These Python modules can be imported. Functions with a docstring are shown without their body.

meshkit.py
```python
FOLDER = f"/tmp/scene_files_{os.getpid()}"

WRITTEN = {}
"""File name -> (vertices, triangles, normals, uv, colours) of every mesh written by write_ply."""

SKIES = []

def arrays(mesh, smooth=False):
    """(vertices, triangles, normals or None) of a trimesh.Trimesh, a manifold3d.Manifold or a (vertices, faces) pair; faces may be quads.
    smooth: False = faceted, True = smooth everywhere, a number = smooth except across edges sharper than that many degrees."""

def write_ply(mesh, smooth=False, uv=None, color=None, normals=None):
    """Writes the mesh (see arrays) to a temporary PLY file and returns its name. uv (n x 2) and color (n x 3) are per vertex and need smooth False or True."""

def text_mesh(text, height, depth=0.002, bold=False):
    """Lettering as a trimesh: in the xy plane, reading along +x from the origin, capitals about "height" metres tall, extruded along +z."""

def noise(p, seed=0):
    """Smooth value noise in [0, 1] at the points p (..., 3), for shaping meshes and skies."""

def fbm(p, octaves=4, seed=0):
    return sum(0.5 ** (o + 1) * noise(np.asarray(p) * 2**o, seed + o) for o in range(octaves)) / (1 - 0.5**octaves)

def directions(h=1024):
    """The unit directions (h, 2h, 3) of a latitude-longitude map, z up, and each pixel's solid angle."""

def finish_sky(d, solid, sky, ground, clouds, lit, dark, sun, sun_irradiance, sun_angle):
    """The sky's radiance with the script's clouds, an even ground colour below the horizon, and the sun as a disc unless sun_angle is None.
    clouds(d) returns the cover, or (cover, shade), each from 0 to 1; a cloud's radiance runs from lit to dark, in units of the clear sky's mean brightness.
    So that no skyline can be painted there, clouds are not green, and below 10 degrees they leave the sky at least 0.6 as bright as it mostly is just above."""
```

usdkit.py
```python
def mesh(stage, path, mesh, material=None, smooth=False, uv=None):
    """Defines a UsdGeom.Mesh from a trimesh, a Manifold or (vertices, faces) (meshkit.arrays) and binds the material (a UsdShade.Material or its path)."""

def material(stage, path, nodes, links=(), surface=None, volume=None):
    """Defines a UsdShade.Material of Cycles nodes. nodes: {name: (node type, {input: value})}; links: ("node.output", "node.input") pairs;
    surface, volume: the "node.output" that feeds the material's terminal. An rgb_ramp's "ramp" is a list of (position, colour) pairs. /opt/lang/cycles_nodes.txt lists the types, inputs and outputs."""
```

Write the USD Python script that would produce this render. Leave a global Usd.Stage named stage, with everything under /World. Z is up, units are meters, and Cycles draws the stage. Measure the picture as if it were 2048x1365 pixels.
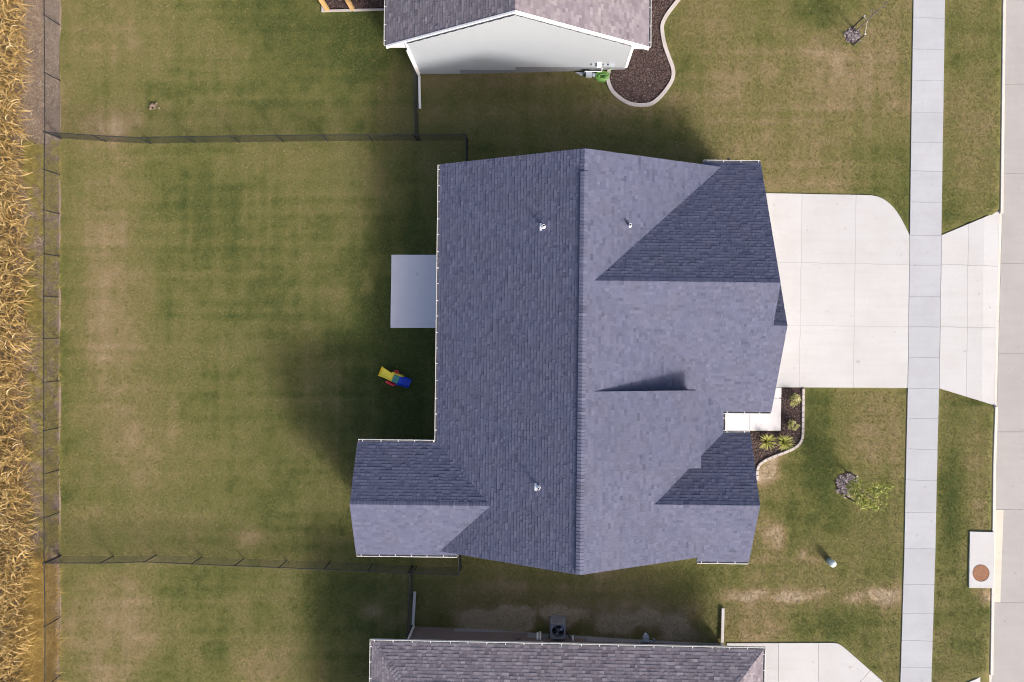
import math, random
import numpy as np
import trimesh
from shapely.geometry import Polygon, MultiPolygon, LineString, Point, box as sbox
from shapely.ops import split as ssplit, unary_union
from shapely.prepared import prep
from shapely import contains_xy
import usdkit
from pxr import Usd, UsdGeom, UsdLux, UsdShade, Gf, Sdf, Vt

random.seed(7)
RNG = np.random.default_rng(11)
stage = Usd.Stage.CreateInMemory()
UsdGeom.SetStageUpAxis(stage, 'Z')
UsdGeom.SetStageMetersPerUnit(stage, 1.0)
UsdGeom.Xform.Define(stage, '/World')
UsdGeom.Scope.Define(stage, '/World/Looks')

# ------------------------------------------------------------------ camera, sky, sun, exposure
H, FPX, CX, CY = 38.0, 1539.0, 1075.0, 668.0          # a drone hovering 38 m above the back yard, looking straight down
EXPOSURE = 0.56
cam = UsdGeom.Camera.Define(stage, '/World/camera')
cam.AddTranslateOp().Set(Gf.Vec3d(0, 0, H))
cam.CreateHorizontalApertureAttr(36.0)
cam.CreateVerticalApertureAttr(36.0 * 682 / 1024)
cam.CreateFocalLengthAttr(36.0 * FPX / 2048)
cam.CreateHorizontalApertureOffsetAttr(-(CX - 1024) / 2048 * 36.0)
cam.CreateVerticalApertureOffsetAttr(-(682.5 - CY) / 2048 * 36.0)
cam.CreateClippingRangeAttr(Gf.Vec2f(0.5, 2000))
cam.CreateExposureAttr(EXPOSURE)

SUN_EL = math.radians(29.5)
_a = np.array([0.64, -0.77]); _a /= np.linalg.norm(_a)
SUN = np.array([_a[0] * math.cos(SUN_EL), _a[1] * math.cos(SUN_EL), math.sin(SUN_EL)])
sky = UsdLux.DomeLight.Define(stage, '/World/sky')
usdkit.material(stage, '/World/Looks/sky', {
    's': ('sky_texture', {'sky_type': 'single_scattering', 'sun_disc': False, 'sun_elevation': SUN_EL,
                          'sun_rotation': math.atan2(SUN[0], SUN[1]), 'aerosol_density': 5.0}),
    'b': ('background_shader', {'strength': 0.15})}, [('s.color', 'b.color')], surface='b.background')
UsdShade.MaterialBindingAPI.Apply(sky.GetPrim()).Bind(UsdShade.Material.Get(stage, '/World/Looks/sky'))
sky.GetPrim().SetCustomDataByKey('kind', 'structure')
sun = UsdLux.DistantLight.Define(stage, '/World/sun')
sun.CreateIntensityAttr(0.68); sun.CreateAngleAttr(9.0); sun.CreateNormalizeAttr(True)
sun.CreateColorAttr(Gf.Vec3f(1.0, 0.965, 0.93))
_z = SUN; _x = np.cross([0, 0, 1], _z); _x /= np.linalg.norm(_x); _y = np.cross(_z, _x)
sun.AddTransformOp().Set(Gf.Matrix4d(*_x, 0, *_y, 0, *_z, 0, 0, 0, 0, 1))

# ------------------------------------------------------------------ helpers: prims
LOC, COUNT = {}, {}
def numbered(parent, name):
    k = (parent, name); n = COUNT.get(k, 0); COUNT[k] = n + 1
    return name if n == 0 else f'{name}_{n:03d}'
def tag(prim, label=None, cat=None, group=None, kind=None):
    for k, v in (('label', label), ('category', cat), ('group', group), ('kind', kind)):
        if v: prim.SetCustomDataByKey(k, v)
def thing(name, label, cat, loc=(0, 0, 0), group=None, kind=None):
    path = '/World/' + numbered('/World', name)
    x = UsdGeom.Xform.Define(stage, path); x.AddTranslateOp().Set(Gf.Vec3d(*map(float, loc)))
    LOC[path] = np.array(loc, float)
    tag(x.GetPrim(), label, cat, group, kind)
    return path
class MB:
    """Collects faces of one mesh."""
    def __init__(s): s.v, s.f, s.t, s.n = [], [], [], 0
    def add(s, v, f, tone=0.5):
        v = np.asarray(v, float); f = np.asarray(f, int)
        if f.shape[1] == 4: f = np.vstack([f[:, [0, 1, 2]], f[:, [0, 2, 3]]])
        s.v.append(v); s.f.append(f + s.n); s.n += len(v)
        s.t.append(np.full(len(v), tone) if np.ndim(tone) == 0 else np.asarray(tone)); return s
    def obox(s, c, ax, ay, az, tone=0.5):
        """Box about c with half-axes ax, ay, az."""
        c, ax, ay, az = (np.asarray(q, float) for q in (c, ax, ay, az))
        v = [c + i * ax + j * ay + k * az for k in (-1, 1) for j in (-1, 1) for i in (-1, 1)]
        return s.add(v, [[0, 2, 3, 1], [4, 5, 7, 6], [0, 1, 5, 4], [2, 6, 7, 3], [0, 4, 6, 2], [1, 3, 7, 5]], tone)
    def box(s, x0, y0, z0, x1, y1, z1, tone=0.5):
        return s.obox([(x0 + x1) / 2, (y0 + y1) / 2, (z0 + z1) / 2], [(x1 - x0) / 2, 0, 0], [0, (y1 - y0) / 2, 0], [0, 0, (z1 - z0) / 2], tone)
    def beam(s, p, q, w, h, tone=0.5, up=(0, 0, 1)):
        p, q = np.asarray(p, float), np.asarray(q, float); d = q - p; L = np.linalg.norm(d); d /= L
        up = np.asarray(up, float)
        if abs(d @ up) > 0.97: up = np.array([1.0, 0, 0])
        a = np.cross(d, up); a /= np.linalg.norm(a); b = np.cross(a, d)
        return s.obox((p + q) / 2, d * L / 2, a * w / 2, b * h / 2, tone)
    def tube(s, pts, r, n=8, cap=True, tone=0.5):
        pts = np.asarray(pts, float); r = np.broadcast_to(np.asarray(r, float), (len(pts),))
        tang = np.gradient(pts, axis=0); tang /= np.linalg.norm(tang, axis=1, keepdims=True) + 1e-12
        ref = np.array([0, 0, 1.0]) if abs(tang[0, 2]) < 0.9 else np.array([1.0, 0, 0])
        V = []
        for p, t, rr in zip(pts, tang, r):
            a = np.cross(t, ref); a /= np.linalg.norm(a) + 1e-12; b = np.cross(t, a); ref = np.cross(a, t)
            an = np.arange(n) * 2 * np.pi / n
            V += list(p + rr * (np.cos(an)[:, None] * a + np.sin(an)[:, None] * b))
        F = []
        for i in range(len(pts) - 1):
            for k in range(n):
                F.append([i * n + k, i * n + (k + 1) % n, (i + 1) * n + (k + 1) % n, (i + 1) * n + k])
        F = np.array(F); F = np.vstack([F[:, [0, 1, 2]], F[:, [0, 2, 3]]])
        if cap:
            V += [pts[0], pts[-1]]; m = len(pts) * n; e = (len(pts) - 1) * n
            F = np.vstack([F, [[m, (k + 1) % n, k] for k in range(n)], [[m + 1, e + k, e + (k + 1) % n] for k in range(n)]])
        return s.add(V, F[:, ::-1], tone)
    def lathe(s, c, prof, n=20, tone=0.5):
        """prof: (radius, z) from bottom to top."""
        V = [[c[0] + r * math.cos(a), c[1] + r * math.sin(a), c[2] + z] for r, z in prof for a in np.arange(n) * 2 * math.pi / n]
        F = [[i * n + k, i * n + (k + 1) % n, (i + 1) * n + (k + 1) % n, (i + 1) * n + k] for i in range(len(prof) - 1) for k in range(n)]
        return s.add(V, F, tone)
    def ribbon(s, pts, width, side, tone=0.5):
        """A leaf: a strip along pts with half-widths width and sideways directions side."""
        pts, side = np.asarray(pts, float), np.asarray(side, float); w = np.asarray(width, float)[:, None]
        n = len(pts); V = np.vstack([pts - side * w, pts + side * w])
        F = [[i, i + n, i + n + 1, i + 1] for i in range(n - 1)]
        return s.add(V, F, tone)
    def arrays(s):
        return np.vstack(s.v), np.vstack(s.f), np.concatenate(s.t)
    def xf(s, M):
        s.v = [v @ M[:3, :3].T + M[:3, 3] for v in s.v]; return s
def obj(name, mb, mat, parent=None, smooth=False, kind=None, label=None, cat=None, group=None, tone=False):
    """ONE mesh of the scene: below a thing or a part, or a top-level thing standing at its own base."""
    v, f, t = mb.arrays()
    if parent is None:
        lo, hi = v.min(0), v.max(0); loc = np.array([(lo[0] + hi[0]) / 2, (lo[1] + hi[1]) / 2, lo[2]]); base = '/World'
    else:
        loc = LOC['/'.join(parent.split('/')[:3])]; base = parent
    path = base + '/' + numbered(base, name)
    if smooth is not False and tone: smooth = True
    m = usdkit.mesh(stage, path, (v - loc, f), '/World/Looks/' + mat, smooth=smooth)
    if parent is None:
        UsdGeom.Xformable(m).AddTranslateOp().Set(Gf.Vec3d(*map(float, loc))); LOC[path] = loc
    if tone:
        UsdGeom.PrimvarsAPI(m).CreatePrimvar('tone', Sdf.ValueTypeNames.FloatArray, 'vertex').Set(Vt.FloatArray.FromNumpy(t.astype(np.float32)))
    tag(m.GetPrim(), label, cat, group, kind)
    return path
def scatter(name, protos, pos, rz, scale, ids, label, cat, proto_name, kind='stuff', tilt=None):
    """A mass nobody could count: one PointInstancer over the prototype meshes (mb, material)."""
    path = '/World/' + numbered('/World', name)
    pi = UsdGeom.PointInstancer.Define(stage, path); LOC[path] = np.zeros(3)
    ps = []
    for mb, mat, sm in protos:
        ps.append(obj(proto_name, mb, mat, path, smooth=sm, tone=True))
    pi.CreatePrototypesRel().SetTargets([Sdf.Path(p) for p in ps])
    pi.CreatePositionsAttr(Vt.Vec3fArray.FromNumpy(np.asarray(pos, np.float32)))
    pi.CreateProtoIndicesAttr(Vt.IntArray.FromNumpy(np.asarray(ids, np.int32)))
    pi.CreateOrientationsAttr([Gf.Quath(float(math.cos(a / 2)), 0, 0, float(math.sin(a / 2))) for a in rz])
    pi.CreateScalesAttr(Vt.Vec3fArray.FromNumpy(np.repeat(np.asarray(scale, np.float32)[:, None], 3, 1)))
    tag(pi.GetPrim(), label, cat, None, kind)
    return path

# ------------------------------------------------------------------ helpers: the lie of the land
def ss(t): t = np.clip(t, 0, 1); return t * t * (3 - 2 * t)
def g(X, Y):
    """Ground height: the lots rise a metre or so from the back yards to the street."""
    return ss((np.asarray(X) + 7) / 17) * (1.15 + 0.3 * ss((-np.asarray(Y) - 2) / 20))
def Pz(px, py, z):
    return np.array([(px - CX) * (H - z) / FPX, -(py - CY) * (H - z) / FPX])
def P(px, py, dz=0.0):
    z = 0.0
    for _ in range(8):
        x, y = Pz(px, py, z); z = float(g(x, y)) + dz
    return np.array([x, y, z])
def poly_px(pts): return Polygon([P(*p)[:2] for p in pts])
def proj(p): return CX + p[0] * FPX / (H - p[2]), CY - p[1] * FPX / (H - p[2])
def polys(gm):
    if gm.is_empty: return []
    if gm.geom_type == 'Polygon': return [gm]
    return [q for q in getattr(gm, 'geoms', []) if q.geom_type == 'Polygon' and q.area > 1e-6]
def tri(poly):
    v, f = trimesh.creation.triangulate_polygon(poly, engine='earcut')
    v, f = np.asarray(v, float), np.asarray(f, int)
    a = v[f]; area = (a[:, 1, 0] - a[:, 0, 0]) * (a[:, 2, 1] - a[:, 0, 1]) - (a[:, 1, 1] - a[:, 0, 1]) * (a[:, 2, 0] - a[:, 0, 0])
    f[area < 0] = f[area < 0][:, ::-1]
    return v, f[np.abs(area) > 1e-12]
def solid(mb, poly, top, bottom, tone=0.5):
    """A plate over poly between the height functions top(x, y) and bottom(x, y)."""
    for q in polys(poly):
        v, f = tri(q)
        mb.add(np.c_[v, top(v[:, 0], v[:, 1])], f, tone)
        mb.add(np.c_[v, bottom(v[:, 0], v[:, 1])], f[:, ::-1], tone)
        for ring in (q.exterior, *q.interiors):
            c = np.array(ring.coords)[:-1]
            if (ring.is_ccw) != (ring is q.exterior): c = c[::-1]
            n = len(c); i = np.arange(n); j = (i + 1) % n
            V = np.vstack([np.c_[c, bottom(c[:, 0], c[:, 1])], np.c_[c, top(c[:, 0], c[:, 1])]])
            mb.add(V, np.c_[i, j, j + n, i + n], tone)
    return mb
def drape(mb, poly, dz, thick=0.09, band=1.2, tone=0.5):
    """A slab that follows the ground, its top dz above it."""
    for q in polys(poly):
        q = q.segmentize(band)
        x0, y0, x1, y1 = q.bounds; bands = []
        nx, ny = max(1, int(np.ceil((x1 - x0) / band))), max(1, int(np.ceil((y1 - y0) / (band * 3))))
        for i in range(nx):
            for j in range(ny):
                c = q.intersection(sbox(x0 + (x1 - x0) * i / nx, y0 + (y1 - y0) * j / ny, x0 + (x1 - x0) * (i + 1) / nx, y0 + (y1 - y0) * (j + 1) / ny))
                for r in polys(c):
                    v, f = tri(r); mb.add(np.c_[v, g(v[:, 0], v[:, 1]) + dz], f, tone)
        for ring in (q.exterior, *q.interiors):
            c = np.array(ring.coords)[:-1]
            if (ring.is_ccw) != (ring is q.exterior): c = c[::-1]
            n = len(c); i = np.arange(n); j = (i + 1) % n; z = g(c[:, 0], c[:, 1]) + dz
            mb.add(np.vstack([np.c_[c, z - thick], np.c_[c, z]]), np.c_[i, j, j + n, i + n], tone)
    return mb
def cuts(poly, lines):
    out = [poly]
    for a, b in lines:
        a, b = P(*a)[:2], P(*b)[:2]; d = (b - a) * 3
        l = LineString([a - d, b + d]); out = [q for p in out for q in polys(ssplit(p, l))]
    return out
def arc(pts, n=8):
    """Catmull-Rom through pixel points."""
    p = np.array(pts, float); p = np.vstack([2 * p[0] - p[1], p, 2 * p[-1] - p[-2]]); out = []
    for i in range(1, len(p) - 2):
        for t in np.linspace(0, 1, n, endpoint=False):
            a, b, c, d = p[i - 1:i + 3]
            out.append(0.5 * (2 * b + (c - a) * t + (2 * a - 5 * b + 4 * c - d) * t * t + (3 * b - a - 3 * c + d) * t ** 3))
    out.append(p[-2]); return [tuple(q) for q in out]

# ------------------------------------------------------------------ materials
class G:
    """A node graph; an input that starts with @ is a link."""
    def __init__(s): s.nodes, s.links, s.k = {}, [], 0
    def n(s, kind, **inp):
        s.k += 1; name = f'n{s.k}'; vals = {}
        for k, v in inp.items():
            if isinstance(v, str) and v.startswith('@'): s.links.append((v[1:], f'{name}.{k}'))
            else: vals[k] = v
        s.nodes[name] = (kind, vals); return name
    def math(s, op, a, b=0.0, c=0.0, clamp=False):
        return '@' + s.n('math', math_type=op, value1=a, value2=b, value3=c, use_clamp=clamp) + '.value'
    def noise(s, vec, scale, detail=3.0, rough=0.55, **k):
        return '@' + s.n('noise_texture', vector=vec, scale=scale, detail=detail, roughness=rough, **k) + '.fac'
    def rng(s, v, a, b, c=0.0, d=1.0): return '@' + s.n('map_range', value=v, from_min=a, from_max=b, to_min=c, to_max=d, clamp=True) + '.result'
    def ramp(s, fac, stops): return '@' + s.n('rgb_ramp', fac=fac, ramp=stops) + '.color'
    def mix(s, fac, a, b, how='mix'): return '@' + s.n('mix', mix_type=how, fac=fac, color1=a, color2=b) + '.color'
    def pos(s): return '@' + s.n('geometry') + '.position'
    def attr(s, name='tone'): return '@' + s.n('attribute', attribute=name) + '.fac'
    def rand(s): return '@' + s.n('object_info') + '.random'
    def bump(s, h, strength=0.5, dist=0.01): return '@' + s.n('bump', height=h, strength=strength, distance=dist) + '.normal'
    def done(s, name, out): return usdkit.material(stage, '/World/Looks/' + name, s.nodes, s.links, surface=out.lstrip('@'))
    def prin(s, name, **k):
        p = s.n('principled_bsdf', **k); return s.done(name, p + '.BSDF')
def plain(name, col, rough=0.5, metal=0.0, grime=0.15, scale=6.0, spec=0.5):
    q = G(); f = q.noise(q.pos(), scale, 5.0, 0.65)
    c = q.mix(q.rng(f, 0.35, 0.75, 0.0, grime), col, tuple(x * 0.35 for x in col))
    q.prin(name, base_color=c, roughness=rough, metallic=metal, specular_ior_level=spec, normal=q.bump(q.noise(q.pos(), scale * 12, 2.0), 0.15, 0.004))

# patches of dry, lush and bare turf, one also darkened as house shade: (pixel x, y, radius x, y, dryness)
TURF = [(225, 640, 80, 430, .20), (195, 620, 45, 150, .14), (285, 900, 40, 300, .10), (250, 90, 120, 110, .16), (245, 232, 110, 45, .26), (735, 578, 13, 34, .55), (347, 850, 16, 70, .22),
        (495, 1075, 36, 26, .30), (235, 1250, 120, 130, .28), (525, 1335, 60, 50, .30), (640, 130, 190, 170, -.10), (400, 420, 110, 130, -.10), (800, 690, 120, 330, -.30), (740, 60, 100, 110, -.24),  # large patch along the blue roofed house: lush turf, deepened to paint in shade
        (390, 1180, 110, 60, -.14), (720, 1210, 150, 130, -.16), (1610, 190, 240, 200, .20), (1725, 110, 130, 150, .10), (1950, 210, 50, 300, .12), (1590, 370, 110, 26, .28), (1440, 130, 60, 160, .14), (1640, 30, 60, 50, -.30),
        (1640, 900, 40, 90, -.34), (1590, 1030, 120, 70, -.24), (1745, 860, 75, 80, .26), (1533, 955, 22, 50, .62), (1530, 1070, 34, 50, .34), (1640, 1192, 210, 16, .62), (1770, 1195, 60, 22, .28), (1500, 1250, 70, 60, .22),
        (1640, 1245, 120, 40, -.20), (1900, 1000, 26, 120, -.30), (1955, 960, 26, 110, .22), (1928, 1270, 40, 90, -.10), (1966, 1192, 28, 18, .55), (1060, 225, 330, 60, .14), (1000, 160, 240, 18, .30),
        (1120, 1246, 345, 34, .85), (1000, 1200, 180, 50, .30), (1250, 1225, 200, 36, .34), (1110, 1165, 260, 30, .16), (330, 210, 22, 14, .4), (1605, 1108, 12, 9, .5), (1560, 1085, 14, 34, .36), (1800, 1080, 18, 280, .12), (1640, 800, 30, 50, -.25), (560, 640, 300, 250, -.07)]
from scipy.ndimage import map_coordinates
_R = np.random.default_rng(99)
_GRIDS = [_R.normal(0, 1, (256, 256)) for _ in range(6)]
def vnoise(X, Y, scale, k):
    """Smooth noise of feature size scale metres, about -1 to 1."""
    return map_coordinates(_GRIDS[k], [(np.asarray(Y) / scale) % 256, (np.asarray(X) / scale) % 256], order=3, mode='grid-wrap') * .8
_BLOB = [(*P(px, py)[:2], rx * H / FPX * 1.25, ry * H / FPX * 1.25, a) for px, py, rx, ry, a in TURF]
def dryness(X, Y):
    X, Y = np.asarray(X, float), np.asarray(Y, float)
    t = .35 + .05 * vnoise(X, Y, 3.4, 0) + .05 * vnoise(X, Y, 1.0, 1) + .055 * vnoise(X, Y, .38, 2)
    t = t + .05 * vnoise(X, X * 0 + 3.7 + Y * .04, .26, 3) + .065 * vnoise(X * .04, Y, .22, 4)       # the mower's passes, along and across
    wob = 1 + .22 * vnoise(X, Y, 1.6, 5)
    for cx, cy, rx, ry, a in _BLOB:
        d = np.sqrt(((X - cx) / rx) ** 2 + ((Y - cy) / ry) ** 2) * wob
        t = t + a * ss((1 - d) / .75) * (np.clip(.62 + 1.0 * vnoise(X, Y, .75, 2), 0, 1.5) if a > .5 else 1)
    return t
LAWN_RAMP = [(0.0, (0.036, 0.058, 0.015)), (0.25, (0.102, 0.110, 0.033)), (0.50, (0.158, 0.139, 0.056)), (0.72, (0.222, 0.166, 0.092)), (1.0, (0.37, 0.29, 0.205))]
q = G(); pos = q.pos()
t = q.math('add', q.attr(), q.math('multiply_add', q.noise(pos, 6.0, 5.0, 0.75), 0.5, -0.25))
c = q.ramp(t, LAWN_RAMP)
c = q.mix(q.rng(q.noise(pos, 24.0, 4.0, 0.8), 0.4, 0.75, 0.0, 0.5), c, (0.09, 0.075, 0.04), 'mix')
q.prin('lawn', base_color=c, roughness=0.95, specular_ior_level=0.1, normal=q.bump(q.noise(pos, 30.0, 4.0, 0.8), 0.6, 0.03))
q = G()
c = q.ramp(q.attr(), LAWN_RAMP)
q.done('grass_blade', q.n('diffuse_bsdf', color=q.mix(0.12, c, (0.35, 0.34, 0.12))) + '.BSDF')

def shingle_mat(name, dark, mid, light, warm):
    q = G(); tone = q.attr(); pos = q.pos()
    c = q.ramp(tone, [(0.0, dark), (0.45, mid), (1.0, light)])
    c = q.mix(q.rng(q.noise(pos, 0.8, 4.0, 0.6), 0.45, 0.75, 0.0, 0.35), c, warm)
    c = q.mix(q.rng(q.noise(pos, 160.0, 2.0, 0.7), 0.3, 0.7, 0.0, 0.35), c, dark)
    q.prin(name, base_color=c, roughness=0.88, specular_ior_level=0.25, normal=q.bump(q.noise(pos, 220.0, 2.0), 0.5, 0.003))
shingle_mat('slate_shingle', (0.056, 0.062, 0.102), (0.091, 0.098, 0.158), (0.126, 0.131, 0.202), (0.104, 0.105, 0.132))
shingle_mat('mauve_shingle', (0.118, 0.102, 0.122), (0.196, 0.172, 0.197), (0.31, 0.28, 0.305), (0.195, 0.165, 0.175))
plain('roof_edge', (0.10, 0.10, 0.12), 0.7)

def concrete(name, a, b, stain, scale=1.0, rough=0.85, brush=True):
    q = G(); pos = q.pos()
    c = q.mix(q.rand(), a, b)
    c = q.mix(q.rng(q.noise(pos, 0.55 * scale, 5.0, 0.62), 0.42, 0.78, 0.0, 0.55), c, stain)
    c = q.mix(q.rng(q.noise(pos, 7.0 * scale, 5.0, 0.7), 0.52, 0.8, 0.0, 0.35), c, stain)
    c = q.mix(q.rng(q.noise(pos, 60.0, 3.0, 0.7), 0.3, 0.7, 0.0, 0.12), c, tuple(x * .6 for x in a))
    c = q.mix(q.rng(q.noise(pos, 3.3 * scale, 2.0, 0.5), 0.70, 0.76, 0.0, 0.45), c, tuple(x * .45 for x in a))
    m = '@' + q.n('mapping', vector=pos, scale=(0.5, 5.0, 1)) + '.vector'
    c = q.mix(q.rng(q.noise(m, 0.7, 4.0, 0.6), 0.45, 0.8, 0.0, 0.35), c, stain)
    m = '@' + q.n('mapping', vector=pos, scale=(40, 1.5, 1)) + '.vector'
    h = q.noise(m, 1.0, 3.0) if brush else q.noise(pos, 60.0, 3.0)
    c = q.mix(q.rng(h, 0.35, 0.65, 0.0, 0.10), c, tuple(x * .7 for x in a))
    q.prin(name, base_color=c, roughness=rough, specular_ior_level=0.3, normal=q.bump(h, 0.25, 0.004))
concrete('driveway_concrete', (0.405, 0.408, 0.428), (0.435, 0.435, 0.450), (0.345, 0.332, 0.328))
concrete('sidewalk_concrete', (0.330, 0.342, 0.380), (0.365, 0.376, 0.414), (0.275, 0.28, 0.308), 1.5)
concrete('street_concrete', (0.305, 0.295, 0.297), (0.33, 0.318, 0.318), (0.245, 0.232, 0.226), 1.2)
concrete('kerb_concrete', (0.52, 0.48, 0.45), (0.55, 0.51, 0.48), (0.42, 0.38, 0.35), 1.5)
concrete('gutter_concrete', (0.50, 0.45, 0.39), (0.52, 0.47, 0.41), (0.40, 0.35, 0.30), 1.5)
concrete('patio_concrete', (0.72, 0.67, 0.71), (0.74, 0.69, 0.73), (0.65, 0.60, 0.64))
concrete('walk_concrete', (0.60, 0.58, 0.60), (0.63, 0.61, 0.63), (0.52, 0.50, 0.52))
concrete('foundation_concrete', (0.20, 0.205, 0.225), (0.22, 0.225, 0.245), (0.15, 0.15, 0.17), 2.0, brush=False)
concrete('edging_concrete', (0.40, 0.36, 0.345), (0.48, 0.44, 0.43), (0.30, 0.27, 0.26), 3.0, brush=False)
q = G(); pos = q.pos()
c = q.ramp(q.noise(pos, 1.2, 6.0, 0.7), [(0.3, (0.125, 0.096, 0.082)), (0.5, (0.185, 0.142, 0.118)), (0.72, (0.265, 0.20, 0.145))])
c = q.mix(q.rng(q.noise(pos, 14.0, 5.0, 0.75), 0.5, 0.72, 0.0, 0.6), c, (0.37, 0.29, 0.22))
c = q.mix(q.rng(q.noise(pos, 26.0, 4.0, 0.75), 0.52, 0.7, 0.0, 0.6), c, (0.07, 0.052, 0.05))
q.prin('field_soil', base_color=q.mix(0.12, c, (0.75, 0.58, 0.45)), roughness=0.95, specular_ior_level=0.1, normal=q.bump(q.noise(pos, 22.0, 5.0, 0.75), 0.9, 0.05))
q = G(); pos = q.pos()
c = q.ramp(q.noise(pos, 18.0, 5.0, 0.7), [(0.35, (0.03, 0.020, 0.018)), (0.6, (0.075, 0.052, 0.05))])
q.prin('mulch_ground', base_color=c, roughness=0.95, specular_ior_level=0.1, normal=q.bump(q.noise(pos, 40.0, 4.0, 0.7), 0.9, 0.04))
def toned(name, stops, rough=0.8, trans=0.0, spec=0.25, gloss=None):
    q = G(); c = q.ramp(q.attr(), stops)
    c = q.mix(q.rng(q.noise(q.pos(), 9.0, 4.0, 0.7), 0.35, 0.75, 0.0, 0.4), c, tuple(x * .55 for x in stops[0][1]))
    if trans:
        d = q.n('principled_bsdf', base_color=c, roughness=rough, specular_ior_level=spec); tr = q.n('translucent_bsdf', color=c)
        q.done(name, q.n('mix_closure', fac=trans, closure1='@' + d + '.BSDF', closure2='@' + tr + '.BSDF') + '.closure')
    else: q.prin(name, base_color=c, roughness=rough, specular_ior_level=spec)
toned('bark_chip', [(0.0, (0.048, 0.032, 0.030)), (0.6, (0.130, 0.088, 0.082)), (0.9, (0.19, 0.135, 0.125)), (1.0, (0.27, 0.20, 0.185))])
toned('grey_chip', [(0.0, (0.09, 0.075, 0.08)), (0.5, (0.26, 0.215, 0.225)), (1.0, (0.52, 0.45, 0.46))])
toned('dry_corn', [(0.0, (0.115, 0.070, 0.024)), (0.45, (0.33, 0.220, 0.076)), (0.8, (0.48, 0.345, 0.145)), (1.0, (0.60, 0.48, 0.28))], 0.6, 0.16)
toned('dry_grass', [(0.0, (0.30, 0.20, 0.07)), (0.6, (0.56, 0.41, 0.14)), (1.0, (0.70, 0.56, 0.24))], 0.8, 0.4)
toned('weed_leaf', [(0.0, (0.22, 0.20, 0.06)), (0.6, (0.42, 0.36, 0.12)), (1.0, (0.56, 0.48, 0.20))], 0.8, 0.3)
toned('straw_litter', [(0.0, (0.17, 0.125, 0.10)), (0.6, (0.31, 0.235, 0.175)), (1.0, (0.50, 0.41, 0.31))])
toned('tree_leaf', [(0.0, (0.09, 0.12, 0.02)), (0.5, (0.21, 0.24, 0.045)), (1.0, (0.42, 0.42, 0.11))], 0.55, 0.35)
toned('shrub_leaf', [(0.0, (0.13, 0.15, 0.05)), (0.5, (0.34, 0.33, 0.12)), (1.0, (0.62, 0.57, 0.30))], 0.55, 0.25)
toned('ornamental_blade', [(0.0, (0.16, 0.19, 0.035)), (0.5, (0.36, 0.38, 0.08)), (1.0, (0.58, 0.56, 0.20))], 0.5, 0.3)
plain('bark', (0.13, 0.105, 0.10), 0.9, scale=25)
plain('black_metal', (0.014, 0.015, 0.019), 0.45, grime=0.05)
plain('white_trim', (0.80, 0.79, 0.80), 0.4, grime=0.06)
plain('grey_trim', (0.46, 0.44, 0.44), 0.45, grime=0.1)
plain('gutter_white', (0.52, 0.505, 0.50), 0.35, grime=0.12)
plain('gutter_inside', (0.30, 0.29, 0.30), 0.5, grime=0.4)
plain('white_siding', (0.295, 0.318, 0.350), 0.55, grime=0.03, scale=2)
plain('brown_siding', (0.125, 0.094, 0.09), 0.6, grime=0.08, scale=2)
plain('grey_siding', (0.30, 0.31, 0.35), 0.6, grime=0.08, scale=2)
plain('pvc_white', (0.82, 0.82, 0.85), 0.35, grime=0.03)
plain('dark_hole', (0.012, 0.012, 0.014), 0.9)
plain('toy_yellow', (0.95, 0.72, 0.05), 0.38, grime=0.05)
plain('toy_red', (0.82, 0.02, 0.07), 0.38, grime=0.05)
plain('toy_blue', (0.01, 0.08, 0.75), 0.38, grime=0.05)
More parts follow.
